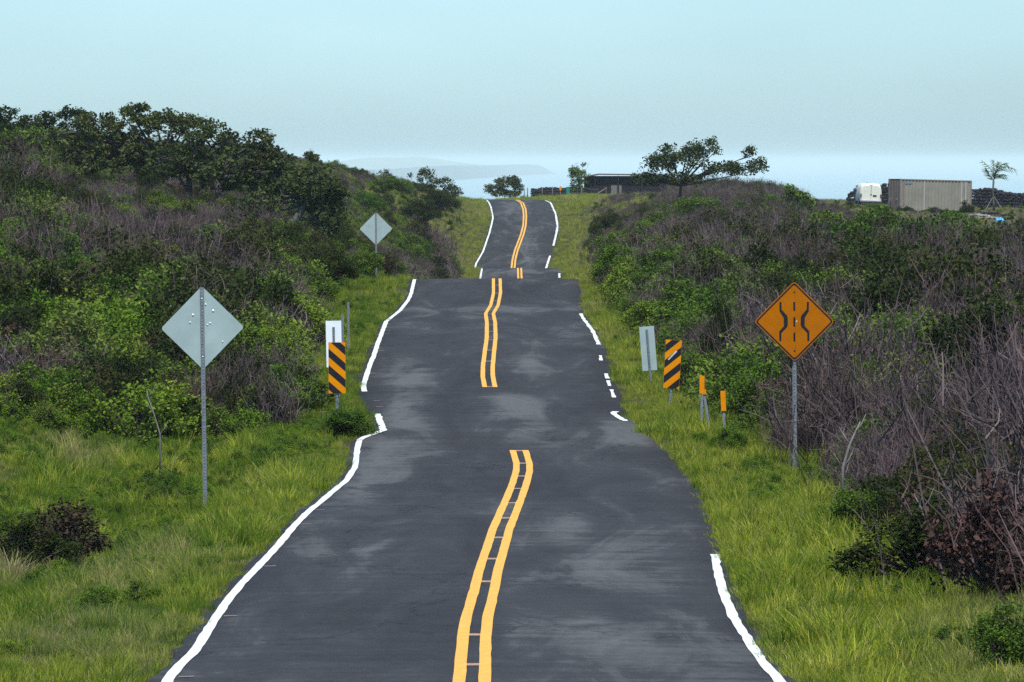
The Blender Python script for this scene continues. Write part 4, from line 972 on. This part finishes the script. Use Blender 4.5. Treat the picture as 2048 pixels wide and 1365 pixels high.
# ------------------------------------------------------------------ signs
simple('galvanised', (0.22, 0.245, 0.26), 0.55, 0.3, 0.25, 20)
simple('sign_back', (0.37, 0.46, 0.43), 0.5, 0.15, 0.10, 3)
simple('sign_back_pale', (0.86, 0.90, 0.90), 0.5, 0.1, 0.05, 5)
simple('sign_orange', (0.42, 0.125, 0.001), 0.8, 0, 0.07, 6, spec=0.05)
simple('marker_orange', (0.72, 0.25, 0.002), 0.8, 0, 0.07, 6, spec=0.05)
simple('stake_orange', (0.74, 0.25, 0.002), 0.8, 0, 0.1, 9, spec=0.05)
simple('sign_black', (0.010, 0.010, 0.014), 0.5)
simple('sign_brown_edge', (0.10, 0.035, 0.01), 0.6)
simple('scuff', (0.55, 0.58, 0.58), 0.7)
simple('bolt_metal', (0.55, 0.58, 0.58), 0.35, 0.6)
simple('dent_metal', (0.62, 0.72, 0.70), 0.3, 0.3, 0.03)

def rounded_diamond(half, r, n=5):
    """rounded square standing on its corner; half = half diagonal"""
    pts = []
    c = half - r * math.sqrt(2)
    for k, (dx, dz) in enumerate([(1, 0), (0, 1), (-1, 0), (0, -1)]):
        a0 = k * math.pi / 2 - math.pi / 4
        for i in range(n + 1):
            a = a0 + i * (math.pi / 2) / n
            pts.append((dx * c + r * math.cos(a), dz * c + r * math.sin(a)))
    return pts
def u_post(root, h, w=0.06, name='post', y=0.0, below=0.4):
    """hat-section steel post, standing at the thing's origin"""
    t = 0.006; dp = 0.03
    prof_ = [(-w/2, 0), (-w/4, 0), (-w/4+0.004, dp), (w/4-0.004, dp), (w/4, 0), (w/2, 0), (w/2, t), (w/4+t, t), (w/4+t-.004, dp+t), (-w/4-t+.004, dp+t), (-w/4-t, t), (-w/2, t)]
    mb = MB().prism_z([(a, -b + y) for a, b in prof_][::-1], -below, h)
    o = mb.build(name, M['galvanised'], root)
    # punched holes down the face
    hb = MB(); k = int(h / 0.05)
    for i in range(k):
        z = 0.05 + i * 0.05
        hb.add([(-.006, -dp - t + y - 0.0012, z - .008), (.006, -dp - t + y - 0.0012, z - .008), (.006, -dp - t + y - 0.0012, z + .008), (-.006, -dp - t + y - 0.0012, z + .008)], [(0, 1, 2, 3)])
    q = hb.build('punched_holes', M['sign_black'], o); q['kind'] = 'stuff'
    return o
def bump_disc(root, x, z, r, y, name='dent', mat='dent_metal', h=0.012):
    n = 8; v = [(x, y - h, z)] + [(x + r * .6 * math.cos(a), y - h * .7, z + r * .6 * math.sin(a)) for a in np.arange(n) * 2 * math.pi / n] + [(x + r * math.cos(a), y + 0.001, z + r * math.sin(a)) for a in np.arange(n) * 2 * math.pi / n]
    f = [(0, 1 + i, 1 + (i + 1) % n) for i in range(n)] + [(1 + i, 1 + n + i, 1 + n + (i + 1) % n, 1 + (i + 1) % n) for i in range(n)]
    MB().add(v, [tuple(reversed(q)) for q in f]).build(name, M[mat], root, True)

def blank_diamond(px_, d_, row_c, half, label, dents=(), roll=0.0, yaw=0.0):
    p = G(px_, d_); zc = EYE + (YH - row_c) * d_ / F - p[2]
    o = thing('road_sign', p, label, 'sign', rz=yaw, ry=roll)
    u_post(o, zc + half * 0.97, 0.065)
    pn = MB().prism(rounded_diamond(half, 0.045), 0.004, 0.008)
    pn.v = [(x, y, z + zc) for x, y, z in pn.v]
    pl = pn.build('panel', M['sign_back'], o)
    for (a, b, r) in dents: bump_disc(pl, a, zc + b, r * 0.8, 0.004)
    for b in (half * 0.7, -half * 0.7): bump_disc(o, 0, zc + b, 0.014, -0.036, 'bolt', 'bolt_metal', 0.008)
    return o
blank_diamond(411, 93.0, 656, 0.645, 'large blank back of a diamond road sign with dents, left foreground grass',
   [(-0.145, 0.20, 0.026), (-0.19, 0.085, 0.02), (0.17, 0.26, 0.028), (0.12, 0.07, 0.022), (0.08, 0.045, 0.018), (0.055, 0.36, 0.02), (0.31, -0.22, 0.018)], roll=R(-0.9), yaw=R(2))
blank_diamond(753, 233.0, 458, 0.64, 'smaller blank back of a diamond road sign beyond the crest at left', roll=R(-0.5))

# orange diamond, face towards the camera
p = G(1590, 94.5); zc = EYE + (YH - 643) * 94.5 / F - p[2]
sg = thing('road_sign', p, 'orange diamond sign with black narrowing-road symbol on the right verge', 'sign', ry=R(-0.3))
u_post(sg, zc + 0.55, 0.065)
def at(mb, z): mb.v = [(x, y, zz + z) for x, y, zz in mb.v]; return mb
yF = -0.050
at(MB().prism(rounded_diamond(0.635, 0.05), yF, yF + 0.012), zc).build('panel', M['sign_orange'], sg)
def ring(h0, r0, h1, r1, y0, y1):
    a, b = rounded_diamond(h0, r0), rounded_diamond(h1, r1); n = len(a)
    mb = MB(); v = [(x, y0, z) for x, z in a] + [(x, y0, z) for x, z in b] + [(x, y1, z) for x, z in a] + [(x, y1, z) for x, z in b]
    f = []
    for i in range(n):
        j = (i + 1) % n
        f += [(i, n + i, n + j, j), (i, j, 2*n + j, 2*n + i), (n + i, 3*n + i, 3*n + j, n + j)]
    return mb.add(v, [tuple(reversed(q)) for q in f])
at(ring(0.615, 0.042, 0.583, 0.034, yF - 0.0025, yF - 0.0002), zc).build('border', M['sign_black'], sg)
PXM = 0.635 / 276.0    # metres per pixel of the enlarged view
def sp(u, v): return ((u - 354) * PXM, (318 - v) * PXM)
def sym(poly): at(MB().prism([sp(*q) for q in poly], yF - 0.003, yF - 0.0002), zc).build('symbol', M['sign_black'], sg)
Lc = [(252,185),(266,185),(267,236),(304,278),(309,298),(309,342),(303,357),(265,396),(264,452),(250,452),(250,386),(282,350),(281,292),(253,248)]
sym(Lc[::-1]); sym([(354 + (354 - u) - 2, v) for u, v in Lc])
for v0, v1 in ((185, 245), (290, 352), (395, 455)): sym([(347, v1), (359, v1), (359, v0), (347, v0)])
at(MB().prism([(0.012, -0.56), (0.0155, -0.56), (0.0155, 0.50), (0.012, 0.50)], yF - 0.0012, yF - 0.0001), zc).build('panel_seam', M['sign_brown_edge'], sg)
for v in (118, 520): bump_disc(sg, 0.0, zc + (318 - v) * PXM, 0.016, yF, 'bolt', 'sign_black', 0.006)
bump_disc(sg, 0.035, zc + 0.0, 0.014, yF, 'scratch', 'scuff', 0.002)

def clip_rect(poly, x0, x1, z0, z1):
    def cl(poly, f, g):
        out = []
        for i in range(len(poly)):
            a, b = poly[i], poly[(i + 1) % len(poly)]; fa, fb = f(a), f(b)
            if fa >= 0: out.append(a)
            if fa * fb < 0: t = fa / (fa - fb); out.append((a[0] + (b[0] - a[0]) * t, a[1] + (b[1] - a[1]) * t))
        return out
    for f in (lambda p: p[0] - x0, lambda p: x1 - p[0], lambda p: p[1] - z0, lambda p: z1 - p[1]):
        poly = cl(poly, f, None)
        if len(poly) < 3: return []
    return poly
def object_marker(px_, d_, row_top, down_right, label, roll=0.0, yaw=0.0, first=0.108):
    p = G(px_, d_); top = EYE + (YH - row_top) * d_ / F - p[2]
    o = thing('object_marker', p, label, 'sign', ry=roll, rz=yaw)
    u_post(o, top - 0.1, 0.055)
    w, h = 0.305, 0.914; y0 = -0.046
    MB().prism([(-w/2, top - h), (w/2, top - h), (w/2, top), (-w/2, top)], y0, y0 + 0.008).build('panel', M['marker_orange'], o)
    slope = 0.27 * (1 if down_right else -1)
    for k in range(-2, 5):
        zt = top - first - k * 0.293 if down_right else top - first + 0.27 - k * 0.293
        zl, zr = (zt, zt - slope) if down_right else (zt - 0.27, zt)
        poly = clip_rect([(-w/2, zl - 0.146), (w/2, zr - 0.146), (w/2, zr), (-w/2, zl)], -w/2 + .002, w/2 - .002, top - h + .002, top - .002)
        if len(poly) >= 3: MB().prism(poly, y0 - 0.0025, y0 - 0.0002).build('stripe', M['sign_black'], o)
    return o, top
object_marker(675, 107.5, 685, True, 'black and orange striped marker in front of a white panel, left of road', roll=R(-0.4))
om, tp_ = object_marker(1340, 113.5, 680, False, 'black and orange striped marker with pale scuff, right of road', roll=R(3.2), first=0.10)
MB().prism([(-0.095, tp_ - 0.375), (-0.075, tp_ - 0.385), (0.075, tp_ - 0.215), (0.055, tp_ - 0.20)], -0.0505, -0.0487).build('scuff', M['scuff'], om)
def back_panel(px_, d_, row_top, mat, label, roll, post_top):
    p = G(px_, d_); top = EYE + (YH - row_top) * d_ / F - p[2]
    o = thing('object_marker', p, label, 'sign', ry=roll)
    w, h = 0.305, 0.914
    MB().prism([(-w/2, top - h), (w/2, top - h), (w/2, top), (-w/2, top)], 0.004, 0.010).build('panel', M[mat], o)
    u_post(o, top - post_top, 0.05)
    return o
back_panel(670, 118.0, 642, 'sign_back_pale', 'white back of a narrow panel half hidden by the left striped marker', R(-1.2), 0.12)
back_panel(1302, 124.0, 653, 'sign_back', 'grey back of a narrow panel leaning left beside the right striped marker', R(-4.5), 0.06)
def bare_post(px_, d_, row_top, label, w=0.055, roll=0.0):
    p = G(px_, d_); top = EYE + (YH - row_top) * d_ / F - p[2]
    o = thing('sign_post', p, label, 'post', ry=roll, group='bare steel posts by the left verge'); u_post(o, top, w)
bare_post(697, 137.0, 605, 'bare dark steel post standing right of the white panel', roll=R(-0.3))
bare_post(685, 127.0, 629, 'short steel post rising just behind the white panel')
def stake(px_, d_, row_top, row_low, label, roll=0.0, head_w=0.085):
    p = G(px_, d_); s_ = F / d_; top = EYE + (YH - row_top) / s_ - p[2]; low = EYE + (YH - row_low) / s_ - p[2]
    o = thing('delineator', p, label, 'post', ry=roll, group='orange delineator stakes')
    MB().prism_z([(-.022, -.008), (.022, -.008), (.022, .0), (.012, .004), (.012, .02), (-.012, .02), (-.012, .004), (-.022, 0)], -0.35, top - 0.01).build('stake', M['galvanised'], o)
    MB().prism([(-head_w/2, low), (head_w/2, low), (head_w/2, top), (-head_w/2, top)], -0.024, -0.010).build('reflector', M['stake_orange'], o)
    return o
stake(1403, 106.0, 752, 787, 'upright orange topped stake of the crossed pair on the right verge', R(0.6))
stake(1421, 104.5, 779, 788, 'leaning stake with tiny orange tip behind the upright orange one', R(-9))
stake(1450, 103.0, 782, 822, 'single orange topped stake nearest the orange diamond sign', R(-2.5))

# ------------------------------------------------------------------ things on the far crest
simple('lava_rock', (0.022, 0.018, 0.024), 0.95, noise=0.5, nscale=3, bump=0.5)
simple('shed_wall', (0.012, 0.010, 0.015), 0.9, noise=0.3)
simple('shed_roof', (0.13, 0.11, 0.125), 0.7, 0.2, 0.25, 2)
simple('old_wood', (0.16, 0.14, 0.125), 0.95, noise=0.3, nscale=10)
simple('green_sign', (0.0, 0.20, 0.12), 0.5)
simple('white_sign', (0.75, 0.78, 0.78), 0.5)
simple('pale_rock', (0.22, 0.20, 0.18), 0.95, noise=0.3, nscale=4)
simple('blue_tarp', (0.06, 0.33, 0.62), 0.5, noise=0.3, nscale=4)

def rock_verts(rng, c, r):
    """lumpy 12-sided stone"""
    t = (1 + 5 ** .5) / 2
    v = np.array([(-1,t,0),(1,t,0),(-1,-t,0),(1,-t,0),(0,-1,t),(0,1,t),(0,-1,-t),(0,1,-t),(t,0,-1),(t,0,1),(-t,0,-1),(-t,0,1)], float) / 1.9
    f = [(0,11,5),(0,5,1),(0,1,7),(0,7,10),(0,10,11),(1,5,9),(5,11,4),(11,10,2),(10,7,6),(7,1,8),(3,9,4),(3,4,2),(3,2,6),(3,6,8),(3,8,9),(4,9,5),(2,4,11),(6,2,10),(8,6,7),(9,8,1)]
    v = v * (1 + rng.normal(0, 0.14, (12, 1))) * np.array(r) + np.array(c)
    return v, f
def rock_wall(name, label, a, b, heights, thick, seed, mat='lava_rock', stone=0.2, cat='wall'):
    """dry-stacked stones between two ground points a, b; heights: height along the wall"""
    rng = np.random.default_rng(seed); a, b = np.array(a), np.array(b); L = np.linalg.norm(b[:2] - a[:2]); dirv = (b - a) / L
    o = thing(name, tuple(a), label, cat)
    mb = MB(); n = int(L / (stone * 1.25))
    nrm = np.array([-dirv[1], dirv[0], 0])
    for i in range(n + 1):
        u = i / n; hh = float(np.interp(u, np.linspace(0, 1, len(heights)), heights)) * rng.uniform(0.9, 1.08)
        gp = a + (b - a) * u; gzv = EYE + gz(gp[0], gp[1])
        k = max(1, int(round(hh / (stone * 1.15))))
        for j in range(k):
            for t in (-1, 1):
                c = np.array([gp[0], gp[1], 0]) + nrm * t * thick * 0.28 * (1 - 0.35 * j / k) + dirv * rng.normal(0, stone * .15)
                c[2] = gzv + (j + 0.35) * hh / k
                v, f = rock_verts(rng, c - a, stone * rng.uniform(0.7, 1.15, 3) * np.array([1, 1, .8])); mb.add(v, f)
    q = mb.build('stones', M[mat], o); q['kind'] = 'stuff'
    return o
rock_wall('lava_rock_wall', 'dark lava rock wall facing the end of the far road', G(1066, 556), G(1192, 560), [0.95, 1.0, 0.95, 1.0, 0.9], 0.7, 51, stone=0.17)
def post_w(px_, d_, h, label, tilt=0.0, r=0.05):
    p = G(px_, d_); o = thing('fence_post', p, label, 'post', ry=tilt, group='weathered fence posts at the far crest')
    MB().tube([(0, 0, -.3), (0.01, 0, h * .5), (0, 0, h)], [r, r * .95, r * .85], 7).build('shaft', M['old_wood'], o, True)
    MB().tube([(0, 0, h - .06), (0, 0, h + .01)], [r * 1.05, r * .6], 7).build('cap', M['old_wood'], o)
for a, dd, h, lb, t in [(1048, 552, 0.85, 'thin fence post right of the far dark bush', 0.02), (1055, 551, 1.05, 'taller fence post between the far bush and the lava wall', 0.0), (1084, 545, 1.0, 'first grey fence post before the lava wall', 0.02), (1105, 543, 1.0, 'second grey fence post before the lava wall', -0.02), (1163, 541, 0.85, 'grey fence post right of the green sign', 0.02)]:
    post_w(a, dd, h, lb, t)
# wires
wo = thing('fence_wire', G(1048, 552), 'thin wires strung between the far fence posts', 'wire')
wo_l = np.array(wo.location)
for hgt in (0.35, 0.65, 0.9):
    pts = [np.array(G(a, dd)) + np.array([0, -.06, hgt]) - wo_l for a, dd in ((1048, 552), (1055, 551), (1084, 545), (1105, 543), (1121, 542.5), (1163, 541))]
    MB().tube(pts, [0.006] * len(pts), 4).build('strand', M['galvanised'], wo)
p = G(1121, 541.5); o = thing('delineator', p, 'post with orange-yellow tag before the far lava wall', 'post')
MB().tube([(0, 0, -.3), (0, 0, 0.75)], [.045, .04], 7).build('stake', M['old_wood'], o)
MB().prism([(-.09, .68), (0, .62), (.09, .68), (.09, .95), (.02, 1.03), (-.09, .95)], -0.06, -0.045).build('tag', M['marker_orange'], o)
p = G(1136, 540); o = thing('mile_marker', p, 'narrow green roadside plate with white foot on the far crest', 'sign')
u_post(o, 0.95, 0.05)
MB().prism([(-.15, .26), (.15, .26), (.15, .98), (-.15, .98)], -0.052, -0.042).build('plate', M['green_sign'], o)
MB().prism([(-.13, .06), (.13, .06), (.13, .255), (-.13, .255)], -0.052, -0.042).build('white_plate', M['white_sign'], o)
# shed
p = np.array(G(1258, 572)); o = thing('shed', tuple(p), 'long low dark shed with flat pale-edged roof behind the crest', 'shed', rz=R(-4))
hs_ = 1.95; z0 = EYE + (YH - 392) * 572 / F - p[2]
zt = EYE + (YH - 350) * 572 / F - p[2]
MB().box((0, 1.2, (zt - .12 + z0 - .5) / 2), (8.6, 2.6, zt - .12 - z0 + .5)).build('wall', M['shed_wall'], o)
MB().prism([(-4.9, zt - 0.35), (-3.0, zt - 0.02), (4.9, zt - 0.10), (4.9, zt + 0.02), (-2.95, zt + 0.11), (-4.95, zt - 0.24)], -0.55, 3.0).build('roof', M['shed_roof'], o)
for xx in (-3.2, -1.0, 1.2, 3.4): MB().box((xx, -0.4, (zt - .4 + z0) / 2), (0.12, 0.12, zt - z0 + .2)).build('roof_post', M['shed_wall'], o)
MB().box((-1.2, -0.11, 0.75), (1.0, 0.03, 1.5)).build('door', M['old_wood'], o)
# leaning rail beside the shed
p = np.array(G(1184, 520)); q = np.array([wx(1214, 520), 521, EYE + (YH - 376) * 520 / F]); o = thing('fallen_rail', tuple(p), 'weathered rail slanting up in front of the dark shed', 'rail')
MB().tube([(0, 0, -.05), tuple((q - p) * .5 + np.array([0, 0, .03])), tuple(q - p)], [.05, .045, .04], 6).build('pole', M['old_wood'], o)
MB().tube([tuple((q - p) * .95 + np.array([0, 0, -1.2])), tuple((q - p) * .95)], [.035, .03], 6).build('prop', M['old_wood'], o)

# ------------------------------------------------------------------ van, container, palm, walls on the right plateau
simple('van_paint', (0.70, 0.69, 0.56), 0.45, 0, 0.05, 2, spec=0.4)
simple('rust_stain', (0.45, 0.38, 0.22), 0.7)
simple('tyre', (0.015, 0.015, 0.016), 0.9)
simple('rim_metal', (0.35, 0.35, 0.35), 0.4, 0.6)
simple('tail_lamp', (0.10, 0.02, 0.02), 0.3)
simple('dark_plastic', (0.03, 0.03, 0.035), 0.6)
simple('bumper_metal', (0.30, 0.29, 0.33), 0.4, 0.4)
simple('dark_glass', (0.02, 0.025, 0.03), 0.1)
def make_van(px_, d_):
    p = G(px_, d_); z0 = EYE + (YH - 421) * d_ / F - p[2]
    o = thing('van', (p[0], p[1], p[2] + max(z0, 0) * 0.0), 'cream white cargo van seen from behind beside the lava rock bank', 'van', rz=R(2.5), ry=R(2.0), scale=0.92)
    # cross sections (x half width, z) from rear to front, rear faces -Y
    sec = [(0.0, 0.93, 0.42, 1.98), (0.10, 0.99, 0.40, 2.05), (1.2, 1.0, 0.40, 2.08), (3.3, 1.0, 0.40, 2.06), (3.9, 0.98, 0.40, 1.95), (4.5, 0.95, 0.42, 1.30), (5.1, 0.90, 0.45, 1.08), (5.25, 0.82, 0.5, 0.95)]
    V = []; ring_n = 0
    for (y, w, zb, zt_) in sec:
        h = zt_ - zb
        L = [(-w*.92, zb), (-w, zb + .12), (-w, zb + h*.5), (-w*.95, zb + h*.74), (-w*.86, zt_ - .10), (-w*.72, zt_ - .02), (0, zt_ + .015), (w*.72, zt_ - .02), (w*.86, zt_ - .10), (w*.95, zb + h*.74), (w, zb + h*.5), (w, zb + .12), (w*.92, zb)]
        ring_n = len(L); V += [(x, y, z) for x, z in L]
    Fc = [tuple(range(ring_n)), tuple(reversed(range(len(V) - ring_n, len(V))))]
    for k in range(len(sec) - 1):
        for i in range(ring_n): Fc.append((k*ring_n+i, (k+1)*ring_n+i, (k+1)*ring_n+(i+1) % ring_n, k*ring_n+(i+1) % ring_n))
    body = MB().add(V, Fc).build('body', M['van_paint'], o, True)
    for s_ in (-1, 1):
        dr = MB().prism([(s_*.012, .52), (s_*.80, .52), (s_*.84, 1.25), (s_*.78, 1.72), (s_*.66, 1.86), (s_*.012, 1.9)][::s_], -0.022, 0.01).build('rear_door', M['van_paint'], o)
        MB().prism([(s_*.14, 1.28), (s_*.66, 1.28), (s_*.62, 1.70), (s_*.14, 1.72)][::s_], -0.026, -0.0225).build('painted_window', M['van_paint'], dr)
        MB().box((s_*.06, -.035, 1.05), (.05, .03, .12)).build('handle', M['dark_plastic'], dr)
        MB().bevbox((s_*.905, -.01, .95), (.12, .06, .30), .015).build('tail_light', M['tail_lamp'], o)
        for yy in (1.05, 4.2):
            wh = MB().tube([(s_*.80, yy, .34), (s_*1.01, yy, .34)], [.34, .34], 18).build('wheel', M['tyre'], o)
            MB().tube([(s_*.99, yy, .34), (s_*1.02, yy, .34)], [.2, .17], 14).build('rim', M['rim_metal'], wh)
        MB().box((s_*.985, 3.6, 1.55), (.02, .75, .42)).build('side_window', M['dark_glass'], o)
        MB().bevbox((s_*1.08, 4.05, 1.35), (.18, .10, .26), .03).build('mirror', M['dark_plastic'], o)
    MB().bevbox((0, -.10, .46), (1.95, .18, .17), .03).build('bumper', M['bumper_metal'], o)
    MB().prism([(.18, .86), (.52, .86), (.52, 1.03), (.18, 1.03)], -.034, -.023).build('number_plate', M['dark_plastic'], o)
    MB().prism([(.0, 1.0), (.05, .9), (.06, 1.8), (.02, 1.95), (-.03, 1.7)], -.0245, -.0222).build('rust_streak', M['rust_stain'], o)
    MB().prism([(-.12, 1.90), (.14, 1.90), (.12, 1.96), (-.10, 1.96)], -.03, -.0).build('lamp_housing', M['rust_stain'], o)
    return o
make_van(1741, 505)

simple('container_paint', (0.235, 0.215, 0.165), 0.8, 0, 0.14, 1.2)
simple('container_door', (0.21, 0.165, 0.125), 0.8, 0, 0.2, 1.6)
simple('container_rust', (0.21, 0.145, 0.11), 0.85, 0, 0.3, 3)
simple('container_pale', (0.36, 0.35, 0.31), 0.8, 0, 0.1, 3)
simple('faded_blue', (0.17, 0.19, 0.25), 0.8)
def make_container(px_, d_, row_top):
    p = G(px_, d_); Lc_, Wc, Hc = 6.06, 2.44, 2.59
    ztop = EYE + (YH - row_top) * d_ / F
    o = thing('shipping_container', (p[0], p[1], ztop - Hc), 'rusty beige corrugated shipping container on the right skyline', 'container', rz=R(18.5), ry=R(1.4))
    def corr(x0, x1, y, step=0.278, dep=0.036, z0=.14, z1=Hc - .09):
        xs, yy = [], []
        x = x0
        while x < x1 - .01:
            for dx, q in ((0, 0), (.072, 0), (.14, 1), (.21, 1)):
                if x + dx <= x1: xs.append(x + dx); yy.append(y + q * dep)
            x += step
        xs.append(x1); yy.append(y)
        n = len(xs); v = [(a, b, z0) for a, b in zip(xs, yy)] + [(a, b, z1) for a, b in zip(xs, yy)]
        return v, [(i, i + 1, n + i + 1, n + i) for i in range(n - 1)]
    v, f = corr(.1, Lc_ - .1, 0.02)
    MB().add(v, f).build('side_panel', M['container_paint'], o)
    v, f = corr(.1, Lc_ - .1, Wc - .06); MB().add(v, f).build('side_panel', M['container_paint'], o)
    v, f = corr(.1, Wc - .1, -Lc_ + .06)
    MB().add([(-y, x, z) for x, y, z in v], f).build('end_panel', M['container_paint'], o)
    for x in (.06, Lc_ - .06):
        for y in (.06, Wc - .06):
            MB().box((x, y, Hc / 2), (.12, .12, Hc)).build('corner_post', M['container_rust'] if x > 1 else M['container_door'], o)
    for y in (.05, Wc - .05):
        MB().box((Lc_ / 2, y, Hc - .05), (Lc_ - .245, .095, .09)).build('top_rail', M['container_rust'], o)
        MB().box((Lc_ / 2, y, .08), (Lc_ - .245, .095, .14)).build('bottom_rail', M['container_door'], o)
    MB().box((Lc_ / 2, Wc / 2, Hc - .02), (Lc_ - .2, Wc - .2, .03)).build('roof', M['container_rust'], o)
    for k, y in enumerate((.12, Wc / 2 + .01)):
        dr = MB().box((.03, y + (Wc / 2 - .13) / 2, Hc / 2), (.05, Wc / 2 - .14, Hc - .24)).build('door', M['container_door'], o)
        for t in (.3, .78): MB().tube([(-.02, y + t * (Wc / 2 - .13), .15), (-.02, y + t * (Wc / 2 - .13), Hc - .12)], [.022, .022], 6).build('lock_rod', M['container_rust'], dr)
        MB().box((-.03, y + .55, 1.0), (.03, .3, .06)).build('handle', M['container_pale'], dr)
    for x, w in ((2.05, .10), (5.2, .10), (5.55, .10)): MB().box((x, .008, Hc / 2), (w, .02, Hc - .26)).build('pale_strip', M['container_pale'], o)
    MB().box((.75, .012, 2.30), (.62, .016, .18)).build('faded_lettering_patch', M['faded_blue'], o)
    for x in (.35,): MB().box((x, .010, 1.45), (.10, .02, 1.9)).build('rust_streak', M['container_rust'], o)
    return o
make_container(1799, 468, 358)

# palm
def make_palm(px_, d_):
    p = G(px_, d_); s_ = F / d_
    o = thing('palm_tree', p, 'small wind-bent palm right of the shipping container', 'palm')
    top = EYE + (YH - 362) / s_ - p[2]
    MB().tube([(0, 0, -.2), (-.03, 0, top * .3), (-.08, 0, top * .7), (-.03, 0, top)], [.12, .075, .07, .09], 8).build('trunk', M['bark_mossy'], o, True)
    rng = np.random.default_rng(8)
    hx = wx(px_, d_)
    fr = [((1985,345),(1965,324)), ((1988,340),(1986,321)), ((1998,336),(2012,328)), ((2000,337),(2030,340)), ((1997,352),(2014,352)), ((1992,340),(1996,325)), ((1978,350),(1970,338))]
    for k, (m_, e_) in enumerate(fr):
        c0 = np.array([-.03, 0, top]); m2 = np.array([wx(m_[0], d_) - hx, .25 * math.sin(k * 2.1), EYE + (YH - m_[1]) / s_ - p[2]]); e2 = np.array([wx(e_[0], d_) - hx, .5 * math.sin(k * 2.1), EYE + (YH - e_[1]) / s_ - p[2]])
        cv = bez(c0, m2 * 2 - (c0 + e2) / 2, e2, 12)
        fo = MB().tube(cv, np.linspace(.03, .008, 12), 5).build('frond', M['bark_mossy'], o)
        P0, P1 = [], []
        for i in range(2, 12):
            tg = cv[i] - cv[i - 1]; tg /= np.linalg.norm(tg) + 1e-9
            for sd in (-1, 1):
                for r_ in range(2):
                    dirn = tg * .75 + sd * np.array([tg[2], .8 * (1 if r_ else -1), -tg[0]]) * .5 + np.array([0, 0, -.45])
                    P0.append(cv[i] - tg * rng.uniform(0, .12)); P1.append(cv[i] + dirn * rng.uniform(.4, .62) * (1 - .4 * abs(i - 6) / 6))
        v, q = strips(np.array(P0), np.array(P1), .032, .008, rng, .03)
        link('leaflets', mesh_arr('leaflets', v, [q], M['leaf_green'], np.repeat(rng.uniform(.3, 1, len(P0)), 6)), fo)
    for sgn in (-1, 1): MB().tube([(sgn * .75, 0, -.1), (-.03, 0, top * .5)], [.05, .04], 6).build('prop', M['old_wood'], o)
make_palm(1988, 470)
rock_wall('lava_rock_wall', 'dark lava rock wall right of the container, behind the palm', G(1948, 490), G(2140, 480), [1.5, 1.55, 1.2, 1.15, 0.95, 0.95], 0.9, 52, stone=0.22)
rock_wall('lava_rock_bank', 'heaped dark lava rocks around the back of the white van', G(1704, 515), G(1785, 512), [1.0, 1.75, 1.75, 1.8, 1.7], 1.6, 53, stone=0.24, cat='rock bank')
rock_wall('lava_rock_row', 'low dark line of rocks in front of the palm', G(1945, 440), G(2030, 440), [.25, .3, .28, .2], .6, 54, stone=0.16, cat='rocks')
rock_wall('rock_pile', 'small pile of pale rocks left of the blue bundle', G(1930, 425), G(1990, 424), [.2, .35, .3, .2], .9, 55, 'pale_rock', 0.15, cat='rocks')
p = G(2000, 415); o = thing('tarp_bundle', p, 'bright blue tarp bundle lying in the pasture', 'tarp')
rng = np.random.default_rng(61); V, Fq = [], []
nu, nv = 16, 7
for j in range(nv):
    ph = j / (nv - 1) * math.pi / 2
    for i in range(nu):
        t = i / nu * 2 * math.pi; k = 1 + 0.12 * math.sin(3 * t + j) + rng.normal(0, .03)
        V.append((.42 * math.cos(t) * math.cos(ph) * k, .3 * math.sin(t) * math.cos(ph) * k, .30 * math.sin(ph) * (1 + .1 * math.sin(2 * t)) - .03))
for j in range(nv - 1):
    for i in range(nu): Fq.append((j*nu+i, j*nu+(i+1) % nu, (j+1)*nu+(i+1) % nu, (j+1)*nu+i))
tb = MB().add(V, Fq).build('cover', M['blue_tarp'], o, True)
MB().tube([(.40 * math.cos(t), .29 * math.sin(t), .07) for t in np.linspace(0, 6.283, 17)], [.012] * 17, 5).build('rope', M['old_wood'], o)
for a, b, w, h, lb, dd in [(1930, 425, 34, 26, 'dark green shrub against the right end of the container', 455), (1815, 425, 30, 14, 'low dark shrub at the container foot', 455), (1870, 425, 60, 12, 'weeds along the bottom of the container', 454), (2040, 460, 26, 16, 'small dark shrub in the brown pasture at the right border', 400), (1700, 430, 40, 14, 'low weeds left of the white van', 480), (1760, 432, 60, 16, 'green weeds hiding the lower part of the van', 470)]:
    shrub('dark' if dd != 470 else 'green', a, b, w, h, lb, d=dd, group='low shrubs round the container and van')

# ------------------------------------------------------------------ haze
hm, n, l = new_mat('haze_air')
ho = n.new('ShaderNodeOutputMaterial'); hv = n.new('ShaderNodeVolumePrincipled')
hv.inputs['Color'].default_value = (0.85, 1.0, 0.955, 1); hv.inputs['Density'].default_value = 0.00006
hv.inputs['Anisotropy'].default_value = -0.2
l.new(hv.outputs['Volume'], ho.inputs['Volume'])
hb = 151000.0; zt_, zb_ = EYE + 26.0, -13.5
hz = link('haze', mesh_arr('haze', [(x, y, z) for z in (zb_, zt_) for y in (-2000, hb) for x in (-hb, hb)], [np.array([(0, 2, 3, 1), (4, 5, 7, 6), (0, 1, 5, 4), (2, 6, 7, 3), (0, 4, 6, 2), (1, 3, 7, 5)])], hm))
tag(hz, 'thin sea haze over the whole landscape', None, kind='stuff')
